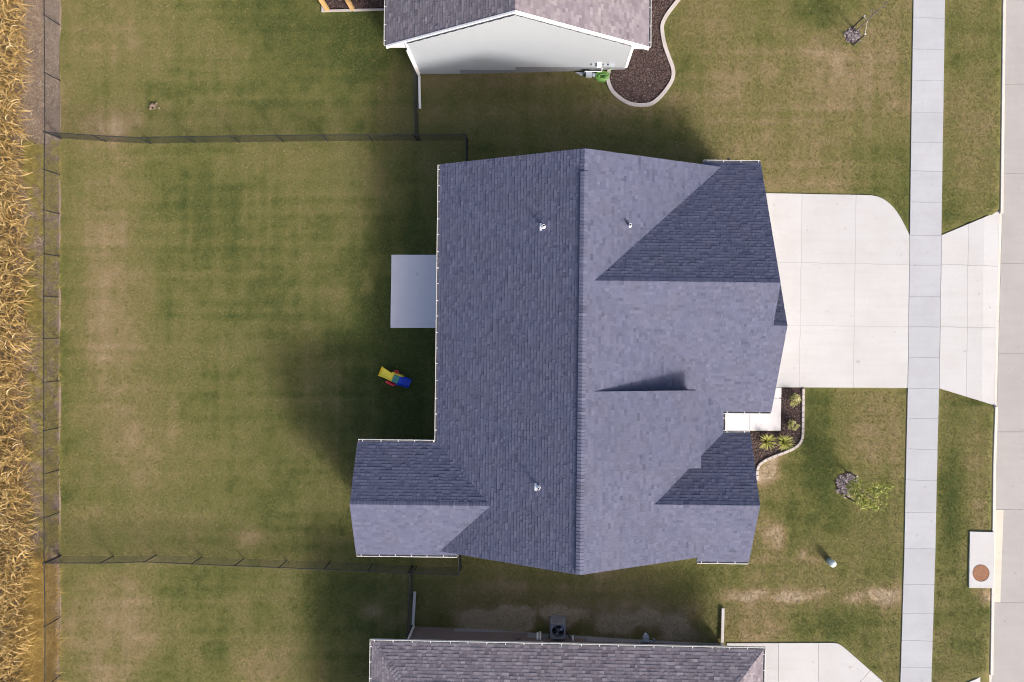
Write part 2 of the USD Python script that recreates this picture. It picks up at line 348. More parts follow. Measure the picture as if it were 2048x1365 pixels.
plain('toy_green', (0.08, 0.32, 0.27), 0.4, grime=0.1)
plain('condenser_grey', (0.20, 0.20, 0.235), 0.45, grime=0.12)
plain('meter_grey', (0.36, 0.40, 0.46), 0.4, grime=0.1)
plain('steel', (0.42, 0.46, 0.55), 0.3, metal=0.7)
plain('hose_green', (0.15, 0.32, 0.075), 0.4, grime=0.1)
plain('pedestal_green', (0.23, 0.31, 0.30), 0.45, grime=0.1)
plain('pedestal_cap', (0.50, 0.56, 0.55), 0.4, grime=0.05)
plain('lumber', (0.52, 0.33, 0.145), 0.7, grime=0.2, scale=9)
plain('webbing', (0.6, 0.58, 0.56), 0.8)
plain('door_white', (0.7, 0.7, 0.71), 0.45, grime=0.04)
q = G(); pos = q.pos(); c = q.ramp(q.noise(pos, 12.0, 6.0, 0.7), [(0.3, (0.15, 0.065, 0.034)), (0.55, (0.225, 0.108, 0.060)), (0.75, (0.31, 0.165, 0.10))])
q.prin('rust', base_color=c, roughness=0.85, metallic=0.1, normal=q.bump(q.noise(pos, 60.0, 3.0), 0.5, 0.006))

# ------------------------------------------------------------------ the ground, the street and the paving
KERB = np.array([P(*p)[:2] for p in ((2005.5, 0), (2000.5, 422), (1995.5, 600), (1990, 811), (1986, 930), (1985, 1021), (1980, 1365))])[::-1]
def kerb_x(Y):
    Y = np.asarray(Y, float); x = np.interp(Y, KERB[:, 1], KERB[:, 0])
    s0 = (KERB[-1, 0] - KERB[0, 0]) / (KERB[-1, 1] - KERB[0, 1])
    x = np.where(Y > KERB[-1, 1], KERB[-1, 0] + (Y - KERB[-1, 1]) * s0, x)
    return np.where(Y < KERB[0, 1], KERB[0, 0] + (Y - KERB[0, 1]) * s0, x)
SIDE_L = [(1826.5, -12), (1822, 240), (1819, 471), (1815, 777), (1808, 1100), (1799.5, 1377)]
SIDE_R = [(1889.5, -12), (1885.5, 240), (1882, 471), (1877.5, 777), (1870, 1100), (1861.5, 1377)]
def on(line, y): return float(np.interp(y, [p[1] for p in line], [p[0] for p in line]))
APRON = [(on(SIDE_R, 471) + .5, 471), (2000.5, 421.5), (1996, 600), (1990, 811.5), (on(SIDE_R, 777) + .5, 777)]
apron = poly_px(APRON)
DRIVE = [(1440, 386.5), (1533, 387)] + arc([(1742, 391), (1762, 396.5), (1782, 411), (1797, 430), (1808, 450), (1818.5, 471)], 5) + [(1814.5, 776.5), (1562.8, 775), (1440, 774)]
drive = poly_px(DRIVE)
DRIVE2 = [(1453, 1286), (1530, 1286)] + arc([(1664, 1285.5), (1675, 1287), (1684, 1292), (1694, 1300)], 4) + [(1768, 1365), (1785, 1385), (1453, 1385)]
drive2 = poly_px(DRIVE2)
patio = poly_px([(783, 510), (905, 510), (903, 657), (781, 656.6)])
WALK = [(1440, 800), (1540, 800), (1540, 775.5), (1562.5, 775.5), (1561, 862), (1440, 862)]
walk = poly_px(WALK)
inlet = poly_px([(1938.3, 1063), (1987.5, 1064), (1985.5, 1176), (1936.4, 1175.5)])
apron2 = poly_px([(1928, 1368), (1940, 1362.5), (1979.5, 1346.5), (1979, 1380), (1920, 1380)])
bed_line = arc([(1372, -22), (1357, 0), (1337.6, 25), (1326, 45.5), (1324, 62), (1329, 91), (1337.6, 116), (1345, 136.5), (1346, 152), (1341, 167), (1324, 190.5), (1305.6, 206.5), (1289, 211), (1267, 210), (1250, 204), (1233, 192), (1222, 179), (1215.8, 162), (1216, 150), (1219, 139)], 5)
bed1 = poly_px(bed_line + [(1240, 134), (1240, -30)])
block_line = [(1606, 776.5), (1605.3, 829), (1604.7, 868), (1603.2, 879), (1598, 888.5), (1591, 895), (1581, 900), (1564, 907), (1549, 912), (1533.5, 919), (1520, 927), (1514, 935), (1513.6, 962)]
bed2 = poly_px(block_line + [(1480, 962), (1480, 863.5), (1561.8, 863.5), (1563.5, 776.5)])
side_ring = poly_px(SIDE_L + SIDE_R[::-1])
RING_A = P(1695, 970); RING_B = P(1706.5, 72)
ring_a, ring_b = Point(*RING_A[:2]).buffer(.57).intersection(poly_px([(1660, 930), (1722, 938), (1716, 996), (1705, 1010), (1660, 1010)])), Point(*RING_B[:2]).buffer(.37)

# the lawn: one sheet to the horizon, stepping down behind the kerb
offs = np.concatenate([[-300, -200, -130, -90, -70, -60], np.arange(-54, -3.4, .3), [-3, -2.5, -2, -1.5, -1.1, -.75, -.4, -.05, 0.02, .5, 1.5, 4, 8, 14, 30, 80, 200]])
rows = np.concatenate([[-300, -180, -100, -60, -40, -30], np.arange(-24, 24.1, .3), [30, 40, 60, 100, 180, 300]])
YY, OO = np.meshgrid(rows, offs, indexing='ij'); XX = kerb_x(YY) + OO
ZZ = g(XX, YY); ZZ = np.where(OO > 0, ZZ - .40, ZZ)
ZZ = np.where(contains_xy(apron.buffer(-.05), XX, YY) & (OO < 0), ZZ - .22, ZZ)
ny, nx = XX.shape; i = np.arange(ny * nx).reshape(ny, nx)
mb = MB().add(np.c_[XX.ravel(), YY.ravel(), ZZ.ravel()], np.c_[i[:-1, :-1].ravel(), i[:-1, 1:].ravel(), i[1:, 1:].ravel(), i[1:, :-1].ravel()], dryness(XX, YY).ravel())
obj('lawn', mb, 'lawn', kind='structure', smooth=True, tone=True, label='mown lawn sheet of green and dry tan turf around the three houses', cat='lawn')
LAWN_X = -23.58
soil = sbox(-70, -40, LAWN_X, 40)
mb = MB()
edge_y = np.arange(-40, 40.1, .5)
soil = Polygon([(-70, -40)] + [(LAWN_X + .05 * math.sin(y * 1.3) + RNG.normal(0, .018), y) for y in edge_y] + [(-70, 40)])
drape(mb, soil, .012, .05, 6.0)
obj('field_soil', mb, 'field_soil', kind='structure', label='bare mauve brown soil strip between corn crop and lawn', cat='soil')

def slabs(name, label, poly, lines, mat, dz, thick=.10, gap=.008, part='slab', cat='paving', fn=None):
    path = thing(name, label, cat, (*poly.centroid.coords[0], float(g(*poly.centroid.coords[0]))), kind='structure')
    for p in sorted(cuts(poly, lines), key=lambda p: (-p.centroid.y, p.centroid.x)):
        p = p.buffer(-gap, join_style='mitre')
        if p.is_empty: continue
        m = MB(); drape(m, p, dz, thick)
        if fn: m.v = [fn(v) for v in m.v]
        obj(part, m, mat, path)
    return path
JOINT_Y = [-25, 36.6, 99, 162, 225, 285.5, 342.5, 404.6, 471, 530.7, 593.4, 653.7, 715, 777, 837, 898, 960, 1025, 1097, 1168, 1226, 1281, 1334.6, 1395]
SIDEWALK_GAP = .005
slabs('sidewalk', 'pale grey concrete sidewalk of square slabs running past the driveway', side_ring,
      [((on(SIDE_L, y), y), (on(SIDE_R, y), y + 1)) for y in JOINT_Y[1:-1]], 'sidewalk_concrete', .045, gap=SIDEWALK_GAP)
slabs('driveway', 'wide cream concrete driveway with a rounded corner before the garage', drive,
      [((1603.5, 390), (1598, 775)), ((1711.5, 392), (1706, 775)), ((1552, 525), (1816, 530)), ((1575, 651), (1816, 654.5))], 'driveway_concrete', .040, gap=.0032)
kerb_mid = lambda v: np.c_[v[:, :2], v[:, 2] - .11 * ss((.45 - (kerb_x(v[:, 1]) - v[:, 0])) / .45)]
slabs('driveway_apron', 'flared cream concrete apron between sidewalk and street', apron, [((1880, 529), (1996, 533)), ((1879, 654), (1994, 656)), ((1936, 440), (1932, 790))], 'driveway_concrete', .040, gap=.005, fn=kerb_mid)
slabs('driveway', 'concrete driveway with a chamfered corner beside the hipped grey roof', drive2, [((1556, 1285), (1557, 1380)), ((1637, 1285), (1636, 1380)), ((1719, 1364), (1737, 1344))], 'driveway_concrete', .040)
slabs('driveway_apron', 'small corner of an apron at the kerb below the storm inlet', apron2, [], 'driveway_concrete', .040, fn=kerb_mid)
slabs('patio', 'plain rectangular concrete patio against the back of the blue roofed house', patio, [], 'patio_concrete', .05)
slabs('front_walk', 'bright white concrete front walk turning to the entry', walk, [((1498, 800), (1498.5, 870)), ((1530, 797.7), (1570, 797.9))], 'walk_concrete', .055)

# street: slabs from the kerb outwards
st = thing('street', 'grey concrete street of broad slabs along the kerb', 'street', (kerb_x(0) + 4, 0, 1.15), kind='structure')
sy = [-60, -30, 0, 168, 347, 527, 707, 865, 1020, 1208, 1380, 1420]
ys = [60.0, 30.0] + [float(P(2000, y)[1]) for y in (-12, 168, 347, 527, 707, 865, 1020, 1208, 1392)] + [-30.0, -60.0]
for a, b in zip(ys[:-1], ys[1:]):
    for x0, x1 in ((.16, 4.2), (4.2, 8.4)):
        yy = np.linspace(a - .006, b + .006, 8)
        p = Polygon([(kerb_x(y) + x0 + .005, y) for y in yy] + [(kerb_x(y) + x1 - .005, y) for y in yy[::-1]])
        m = MB(); drape(m, p, -.115, .12, 2.0); obj('slab', m, 'street_concrete', st)
m = MB()
yy = [float(P(1985, y)[1]) for y in np.linspace(1021, 1207, 9)]
p = Polygon([(kerb_x(y) + .17, y) for y in yy] + [(kerb_x(y) + .60 - .1 * (k / 8), y) for k, y in list(enumerate(yy))[::-1]])
drape(m, p, -.110, .02); obj('gutter_patch', m, 'gutter_concrete', st)
kb = thing('kerb', 'pale concrete kerb along the street edge', 'kerb', (kerb_x(0), 0, 1.15), kind='structure')
ap = apron.buffer(.02); ap2 = apron2.buffer(.02)
ky = np.arange(-40, 40.01, .25)
seg = []
for y in ky[::-1]:
    low = ap.distance(Point(kerb_x(y) - .05, y)) < .02 or ap2.distance(Point(kerb_x(y) - .05, y)) < .02
    seg.append((y, -.085 if low else .022))
run = [seg[0]]
def kerb_piece(run):
    if len(run) < 2: return
    pr = []
    for y, h in run:
        x = float(kerb_x(y)); z = float(g(x, y))
        pr.append([[x + .004, y, z - .3], [x + .004, y, z + h - .012], [x + .016, y, z + h], [x + .12, y, z + h], [x + .145, y, z + h - .02], [x + .157, y, z - .3]])
    V = np.array(pr).reshape(-1, 3); n = 6
    F = [[i * n + k, i * n + k + 1, (i + 1) * n + k + 1, (i + 1) * n + k] for i in range(len(pr) - 1) for k in range(n - 1)]
    m = MB().add(V, F)
    for e, o in ((0, 1), (len(pr) - 1, -1)):
        m.add(V[e * n:e * n + n], [[0, k, k + 1][::o] for k in range(1, n - 1)])
    obj('kerb_stone', m, 'kerb_concrete', kb)
for s in seg[1:]:
    if s[1] != run[-1][1] or len(run) >= 18: 
        last = (s[0] + .01, run[-1][1]); kerb_piece(run + [last]); run = [s]
    else: run.append(s)
kerb_piece(run)

# storm inlet in the verge
c = inlet.centroid; z = float(g(c.x, c.y))
si = thing('storm_inlet', 'white concrete inlet slab with a round rusty cover in the verge', 'storm inlet', (c.x, c.y, z))
cov = P(1960.2, 1145.7)
m = MB(); drape(m, inlet.buffer(-.005, join_style='mitre').difference(Point(cov[0], cov[1]).buffer(.405, 24)), .075, .25); obj('slab', m, 'driveway_concrete', si)
m = MB(); m.lathe((cov[0], cov[1], cov[2]), [(0, -.05), (.385, -.05), (.385, .068), (.37, .073), (.33, .073), (.325, .069), (.30, .069), (.295, .074), (0, .074)], 32)
for k in range(12):
    a = k * math.pi / 6
    m.obox((cov[0] + .2 * math.cos(a), cov[1] + .2 * math.sin(a), cov[2] + .0765), (.07 * math.cos(a), .07 * math.sin(a), 0), (-.01 * math.sin(a), .01 * math.cos(a), 0), (0, 0, .003))
obj('manhole_cover', m, 'rust', si)
m = MB(); m.lathe((cov[0], cov[1], cov[2]), [(.40, -.05), (.40, .0765), (.388, .0765), (.388, -.05)], 32); obj('cover_ring', m, 'rust', si)

# ------------------------------------------------------------------ roofs
class House:
    def __init__(s, phi): s.c, s.s = math.cos(phi), math.sin(phi); s.M = np.eye(4); s.M[:2, :2] = [[s.c, -s.s], [s.s, s.c]]
    def L(s, px, py, z):
        x, y = Pz(px, py, z); return np.array([s.c * x + s.s * y, -s.s * x + s.c * y])
    def W(s, u, v, z): return np.array([s.c * u - s.s * v, s.s * u + s.c * v, z])
    def pj(s, u, v, z): return tuple(round(float(q), 1) for q in proj(s.W(u, v, z)))
    def obj(s, name, mb, mat, parent, **k): return obj(name, mb.xf(s.M), mat, parent, **k)
class Slope:
    def __init__(s, dom, d, p0, z0, m, name='roof_slope'):
        s.dom, s.d, s.p0, s.z0, s.m, s.name = dom, np.array(d, float), np.array(p0, float), z0, m, name; s.vis = dom
    def z(s, x, y): return s.z0 - s.m * ((np.asarray(x) - s.p0[0]) * s.d[0] + (np.asarray(y) - s.p0[1]) * s.d[1])
def resolve(slopes):
    for i, A in enumerate(slopes):
        vis = A.dom
        for j, B in enumerate(slopes):
            if i == j: continue
            b = -B.m * B.d + A.m * A.d; a = float(B.z(0, 0) - A.z(0, 0))
            if np.linalg.norm(b) < 1e-9:
                if a > 1e-5 or (abs(a) <= 1e-5 and j < i): vis = vis.difference(B.dom)
                continue
            n = b / np.linalg.norm(b); o = -n * (a / np.linalg.norm(b)); t = np.array([-n[1], n[0]]); S = 80
            half = Polygon([o - t * S, o + t * S, o + t * S + n * S, o - t * S + n * S])
            vis = vis.difference(B.dom.intersection(half))
        A.vis = MultiPolygon([p for p in polys(vis) if p.area > .01])
def lay(house, path, slopes, mat, singles, clip=None, edge_mat='roof_edge', deck=.14, tone_spread=1.0, ex0=.143):
    """The deck of every slope and, on it, its shingles one by one."""
    rnd = random.Random(5); made = []; parts = []
    for S in slopes:
        th = lambda x, y, S=S: S.z(x, y); bt = lambda x, y, S=S: S.z(x, y) - deck
        parts.append(house.obj('roof_slope', solid(MB(), S.vis, th, bt), edge_mat, path))
    for S, part in zip(slopes, parts):
        cosA = 1 / math.sqrt(1 + S.m ** 2); ex = ex0 * cosA; e = np.array([-S.d[1], S.d[0]])
        reg = S.vis.buffer(.012, join_style='mitre') if clip is None else S.vis.buffer(.012, join_style='mitre').intersection(clip)
        field = MB()
        for poly in polys(reg):
            c = np.array(poly.exterior.coords); A, B = c @ e, c @ S.d; pp = prep(poly)
            b0 = max(B.max(), 0 if clip is None else B.max()); k = 0
            while b0 - (k + 1) * ex > B.min() - ex:
                lo, hi = b0 - (k + 1) * ex, b0 - k * ex; k += 1
                a = A.min() - rnd.uniform(0, .3)
                while a < A.max():
                    w = rnd.choice((.11, .14, .17, .20, .25, .31)) * rnd.uniform(.9, 1.1); raised = rnd.random() < .5
                    tone = min(1, max(0, .5 + tone_spread * (rnd.gauss(0, .15) + (.06 if raised else -.06))))
                    th = .015 if raised else .007
                    q = [(a + .002, lo), (a + w - .002, lo), (a + w - .002, hi), (a + .002, hi)]; a += w
                    xy = np.array([e * x + S.d * y for x, y in q]); R = Polygon(xy)
                    if pp.contains(R): pieces = [(xy, R)]; whole = True
                    elif pp.intersects(R):
                        whole = False; pieces = []
                        for r in polys(R.intersection(poly)):
                            if r.area < .0008: continue
                            cc = np.array(r.convex_hull.exterior.coords)[:-1]
                            pieces.append((cc, r))
                    else: continue
                    for xy, r in pieces:
                        bb = xy @ S.d; h = .003 + (th - .003) * np.clip((bb - lo) / ex, 0, 1)
                        base = S.z(xy[:, 0], xy[:, 1]); n = len(xy)
                        area = sum(xy[i, 0] * xy[(i + 1) % n, 1] - xy[(i + 1) % n, 0] * xy[i, 1] for i in range(n))
                        o = np.arange(n) if area > 0 else np.arange(n)[::-1]
                        xy2, base2, h2 = xy[o], base[o], h[o]
                        V = np.vstack([np.c_[xy2, base2 - .003], np.c_[xy2, base2 + h2 / cosA]])
                        i = np.arange(n); F = np.c_[i, (i + 1) % n, (i + 1) % n + n, i + n]
                        F = np.vstack([F[:, [0, 1, 2]], F[:, [0, 2, 3]], [[n, n + t, n + t + 1] for t in range(1, n - 1)]])
                        cx, cy = xy.mean(0)
                        made.append((float(S.z(cx, cy)), whole, part, V, F, tone))
    made.sort(key=lambda t: (not t[1], -t[0]))
    fields = {}
    for k, (z, whole, part, V, F, tone) in enumerate(made):
        if k < singles: house.obj('shingle', MB().add(V, F, tone), mat, part, tone=True)
        else: fields.setdefault(part, MB()).add(V, F, tone)
    for part, m in fields.items(): house.obj('shingle_field', m, mat, part, kind='stuff', tone=True)
    return parts
def caps(house, parent, p0, p1, mside, mat, lift=.0, half=.155, rnd=random.Random(3), ex=.143):
    """Cap shingles folded over a ridge or a hip from p0 (upper, far end) to p1, the butts towards p1."""
    p0, p1 = np.array(p0, float), np.array(p1, float); d = p1 - p0; Ln = np.linalg.norm(d); d /= Ln
    n = np.array([-d[1], d[0], 0]); n /= np.linalg.norm(n); k = 0
    ws = np.array([-1, -.42, 0, .42, 1]) * half; dz = -np.abs(ws) * mside; dz[2] -= .006
    while k * ex < Ln - .02:
        a, b = k * ex, min(Ln, (k + 1) * ex + .03); k += 1
        V = []
        for s, h in ((a, .008), (b, .024), (b, .008)):
            V += [p0 + d * s + n * w + np.array([0, 0, lift + z + h]) for w, z in zip(ws, dz)]
        F = [[r * 5 + i, r * 5 + i + 1, r * 5 + i + 6, r * 5 + i + 5][::-1] for r in (0, 1) for i in range(4)]
        m = MB().add(V, F, min(1, max(0, rnd.gauss(.55, .2))))
        for i in (0, 4): 
            q = [V[i], V[5 + i], V[5 + i] - np.array([0, 0, .02]), V[i] - np.array([0, 0, .02])]; m.add(q, [[0, 1, 2, 3]], .3)
        house.obj('ridge_cap', m, mat, parent, tone=True)
def gutter(house, path, a, b, out, z, step=.76, first=.2, mat='gutter_white', w=.12):
    """An open gutter from a to b whose outer side faces out; its hangers are pieces of it."""
    a, b, out = np.array([*a, 0.0]), np.array([*b, 0.0]), np.array([*out, 0.0]); d = b - a; Ln = np.linalg.norm(d); d /= Ln; mid = (a + b) / 2
    up = np.array([0, 0, 1.0]); m = MB()
    m.obox(mid + out * .014 + up * (z - .062), d * Ln / 2, out * .003, up * .062)
    m.obox(mid + out * (w - .004) + up * (z - .052), d * Ln / 2, out * .004, up * .062)
    m.obox(mid + out * (w - .016) + up * (z + .0085), d * Ln / 2, out * .0135, up * .0035)
    for e, sg in ((a, 1), (b, -1)): m.obox(e + d * sg * .003 + out * (.017 + w / 2 - .016) + up * (z - .055), d * .003, out * (w / 2 - .018), up * .058)
    gp = house.obj('gutter', m, mat, path)
    t = MB(); t.obox(mid + out * (w / 2 + .006) + up * (z - .112), d * (Ln / 2 - .008), out * (w / 2 - .016), up * .004)
    house.obj('trough', t, 'gutter_inside', gp)
    s = first
    while s < Ln:
        h = MB(); h.obox(a + d * s + out * (w / 2 - .004) + up * (z + .0045), d * .013, out * (w / 2 - .02), up * .004)
        house.obj('hanger', h, 'white_trim', gp); s += step * random.uniform(.9, 1.1)
    return gp

# ------------------------------------------------------------------ the blue roofed house
hm = House(math.radians(-0.67)); L = hm.L
ze, m, IN = 3.5, .52, .11
uW = (L(877, 330, ze)[0] + L(868, 880, ze)[0]) / 2 + IN
uE = L(1451, 845, ze)[0] - IN
uR = (uW + uE) / 2 - .13; zR = ze + m * (uR - uW); mE = (zR - ze) / (uE - uR); mG, mL = .542, .565
vN = (L(1170, 297, zR)[1] + L(878, 330, ze)[1]) / 2; vS = L(1160, 1150, zR)[1]
vGn = L(1463, 321, ze)[1] - IN; vGs = L(1500, 828, ze)[1] + IN; vG = (vGn + vGs) / 2; zG = ze + mG * (vGn - vG)
uG1 = L(1406, 321, ze)[0]; uF = (L(1520, 324, ze)[0] + L(1562, 562, zG)[0]) / 2
v2 = vGs + (L(1577, 652, 5.5)[1] - vGs); z2 = ze + mG * (v2 - vGs); uF2 = (L(1577, 652, z2)[0] + L(1540, 827, ze)[0]) / 2
vLn = L(1475, 862, ze)[1] - IN; vLs = L(1445, 1128, ze)[1] + IN; vL = (vLn + vLs) / 2; zL = ze + mL * (vLn - vL)
uL = (L(1520, 1007, zL)[0] + L(1497, 1128, ze)[0]) / 2; uL1 = L(1394, 1127, ze)[0]
vWn = L(790, 880, ze)[1] - IN; vWs = L(800, 1114, ze)[1] + IN; vW = (vWn + vWs) / 2; zW = ze + m * (vWn - vW)
uWf = (L(700, 1007, zW)[0] + L(715, 880, ze)[0]) / 2; uW1 = L(914, 1115, ze)[0]
uD0 = uR + .52; zD0 = zR - mE * .52; uD1 = L(1398, 780, 4.6)[0]; vDn = L(1398, 780, 4.6)[1]; vDs = L(1398, 932, 4.6)[1]; pD = .295
S_ = [Slope(sbox(uW, vS, uR, vN), (-1, 0), (uR, 0), zR, m), Slope(sbox(uR, vS, uE, vN), (1, 0), (uR, 0), zR, mE),
      Slope(unary_union([sbox(uR, vG, uF, vN), sbox(uG1, vN, uF, vGn)]), (0, 1), (0, vG), zG, mG),
      Slope(unary_union([sbox(uR, vGs, uF, vG), sbox(uF, vGs, uF2, v2)]), (0, -1), (0, vG), zG, mG),
      Slope(sbox(uF - .3, v2, uF2, v2 + (z2 - ze) / mG), (0, 1), (0, v2), z2, mG),
      Slope(sbox(uR, vL, uL, vLn), (0, 1), (0, vL), zL, mL), Slope(unary_union([sbox(uR, vS, uL, vL), sbox(uL1, vLs, uL, vS)]), (0, -1), (0, vL), zL, mL),
      Slope(sbox(uWf, vW, uR, vWn), (0, 1), (0, vW), zW, m), Slope(unary_union([sbox(uWf, vS, uR, vW), sbox(uWf, vWs, uW1, vS)]), (0, -1), (0, vW), zW, m),
      Slope(sbox(uD0 - .3, vDs, uD1, vDn), (1, 0), (uD0, 0), zD0, pD)]
resolve(S_)
# the plane of the garage roof carries on under the second front gable; its own north slope is only the strip before the big gable
house = thing('house', 'large house with a slate blue shingle roof of many gables', 'house', hm.W(uR, (vN + vS) / 2, 0))
parts = lay(hm, house, S_, 'slate_shingle', 290)
RW, RE, RGN, RGS, R2, RLN, RLS, RWN, RWS, RD = parts
# ridge vent and caps
mb = MB(); mb.beam((uR, vS + .5, zR - .032), (uR, vN - .95, zR - .032), .25, .05); hm.obj('ridge_vent', mb, 'roof_edge', house)
caps(hm, house, (uR, vN - .9, zR), (uR, vN - .01, zR), m, 'slate_shingle')
caps(hm, house, (uR, vS + .01, zR), (uR, vN - .92, zR), m * .8, 'slate_shingle', lift=.028, half=.165)
caps(hm, house, (uR + (zR - zG) / mE + .02, vG, zG), (uF, vG, zG), mG, 'slate_shingle')
caps(hm, house, (uF + .02, v2, z2), (uF2, v2, z2), mG, 'slate_shingle')
caps(hm, house, (uR + (zR - zL) / mE + .02, vL, zL), (uL, vL, zL), mL, 'slate_shingle')
caps(hm, house, (uR - (zR - zW) / m - .02, vW, zW), (uWf, vW, zW), m, 'slate_shingle')
# walls under the eaves, on the foundation
OV = .42
fp = unary_union([sbox(uW + OV, vS + OV, uE - OV, vN - OV), sbox(uR, vGs + OV, uF - .35, vGn - OV), sbox(uF - .5, vGs + OV, uF2 - .35, v2 + (z2 - ze) / mG - OV), sbox(uR, vLs + OV, uL - .35, vLn - OV), sbox(uWf + .35, vWs + OV, uR, vWn - OV)])
gz = lambda u, v: g(hm.c * u - hm.s * v, hm.s * u + hm.c * v)
hm.obj('wall', solid(MB(), fp, lambda x, y: 0 * x + ze + .05, lambda x, y: 0 * x + 1.3), 'grey_siding', house)
hm.obj('foundation', solid(MB(), fp.buffer(-.02, join_style='mitre'), lambda x, y: 0 * x + 1.3, lambda x, y: 0 * x - .3), 'foundation_concrete', house)
mb = MB()          # the gable ends above the walls
for (ax, c, s0, s1, zr, mm) in (('v', vN - OV, uW + OV, uE - OV, zR, m), ('v', vS + OV, uW + OV, uE - OV, zR, m), ('u', uF - .35, vGs + OV, vGn - OV, zG, mG), ('u', uF2 - .35, vGs + OV, v2 + (z2 - ze) / mG - OV, z2, mG), ('u', uL - .35, vLs + OV, vLn - OV, zL, mL), ('u', uWf + .35, vWs + OV, vWn - OV, zW, m)):
    t = (s0 + s1) / 2; zt = zr - .16; zb = zt - mm * (s1 - s0) / 2
    for o in (-.06, .06):
        V = [(s0, zb), (s1, zb), (t, zt)]; V = [((a, c + o, z) if ax == 'v' else (c + o, a, z)) for a, z in V]
        mb.add(V, [[0, 1, 2], [0, 2, 1]][:1] if o < 0 else [[0, 2, 1]])
hm.obj('gable_wall', mb, 'grey_siding', house)
mb = MB(); mb.beam((uD1 - .35, vDs + .2, zR - mE * (uD1 - .35 - uR) - .1), (uD1 - .35, vDn - .2, zR - mE * (uD1 - .35 - uR) - .1), .08, 1.6)
for vv in (vDs + .12, vDn - .12):
    V = [(uD0 + .1, vv, zD0 - .09), (uD1 - .35, vv, zD0 - pD * (uD1 - .35 - uD0) - .13), (uD1 - .35, vv, zR - mE * (uD1 - .35 - uR) - .05)]
    mb.add(V, [[0, 1, 2]]).add(V, [[0, 2, 1]])
hm.obj('dormer_wall', mb, 'grey_siding', house)
mb = MB(); mb.box(uF - .36, vG + .2, .9, uF - .31, vGn - .9, 3.25); hm.obj('garage_door', mb, 'door_white', house)
mb = MB(); mb.box(uF2 - .37, vGs + .8, .9, uF2 - .32, v2 + 1.4, 3.25); hm.obj('garage_door', mb, 'door_white', house)
# gutters
zg = ze - .005
gutter(hm, house, (uW, vN - .02), (uW, vWn + .02), (-1, 0), zg)
gutter(hm, house, (uWf + .02, vWn), (uW - .12, vWn), (0, 1), zg)
gutter(hm, house, (uWf + .02, vWs), (uW1, vWs), (0, -1), zg)
gutter(hm, house, (uG1 + .02, vGn), (uF - .02, vGn), (0, 1), zg)
gutter(hm, house, (uE - .02, vGs), (uF2 - .02, vGs), (0, -1), zg)
gutter(hm, house, (uE, vGs - .12), (uE, vLn + .12), (1, 0), zg)
gutter(hm, house, (uE - .02, vLn), (uL - .02, vLn), (0, 1), zg)
gutter(hm, house, (uL1, vLs), (uL - .02, vLs), (0, -1), zg)
mb = MB(); c = L(1458, 321, ze); mb.box(c[0] - .04, vGn + .125, 3.30, c[0] + .04, vGn + .23, 3.49); hm.obj('downspout_outlet', mb, 'black_metal', house)
# vent pipes: flashing sheet, collar, pipe
for px, py, sg in ((1088, 454, -1), (1258.5, 452, 1), (1077.5, 975, -1)):
    u, v = L(px, py, 6.0); z = zR - m * abs(u - uR); u, v = L(px, py, z); z = zR - m * abs(u - uR); cs = 1 / math.sqrt(1 + m * m)
    t = np.array([sg * cs, 0, -m * cs]); nn = np.array([sg * m * cs, 0, cs]); b = np.array([0, 1.0, 0]); c = np.array([u, v, z]) + nn * .020
    mb = MB(); mb.obox(c + t * .14, t * .045, b * .16, nn * .004); mb.obox(c + t * .05, t * .06, b * .075, nn * .0035)
    vp = hm.obj('vent_flashing', mb, 'pvc_white', house)
    mb = MB(); mb.lathe(c - np.array([0, 0, .04]), [(.10, 0), (.085, .06), (.066, .10), (.062, .13)], 18); hm.obj('collar', mb, 'pvc_white', vp, smooth=40)
    mb = MB(); mb.lathe(c, [(.055, 0), (.055, .34), (.044, .34), (.044, .2)], 18); hm.obj('pipe', mb, 'pvc_white', vp, smooth=40)
    mb = MB(); mb.lathe(c, [(.044, .22), (0, .22)], 18); hm.obj('pipe_opening', mb, 'dark_hole', vp)
print('ridge N', hm.pj(uR, vN, zR), '1170,297 | S', hm.pj(uR, vS, zR), '1160,1150 | eaveW', hm.pj(uW - .11, vN, ze), '877,330')
print('garage ridge end', hm.pj(uF, vG, zG), '1562,562 | NE', hm.pj(uF, vGn, ze), '1520,324 | g2', hm.pj(uF2, v2, z2), '1577,652 | g2 eave', hm.pj(uF2, vGs, ze), '1540,827')
print('LR ridge', hm.pj(uL, vL, zL), '1520,1007 | start', hm.pj(uR + (zR - zL) / mE, vL, zL), '1303,1005 | wing', hm.pj(uWf, vW, zW), '700,1007 | end', hm.pj(uR - (zR - zW) / m, vW, zW), '975,1010')
print('garage start', hm.pj(uR + (zR - zG) / mE, vG, zG), '1190,556 | dormer', hm.pj(uD0, vDn, zD0), '1190,778', hm.pj(uD1, vDs, zD0 - pD * (uD1 - uD0)), '1398,932; gap', (zD0 - pD * (uD1 - uD0)) - (zR - m * (uD1 - uR)))

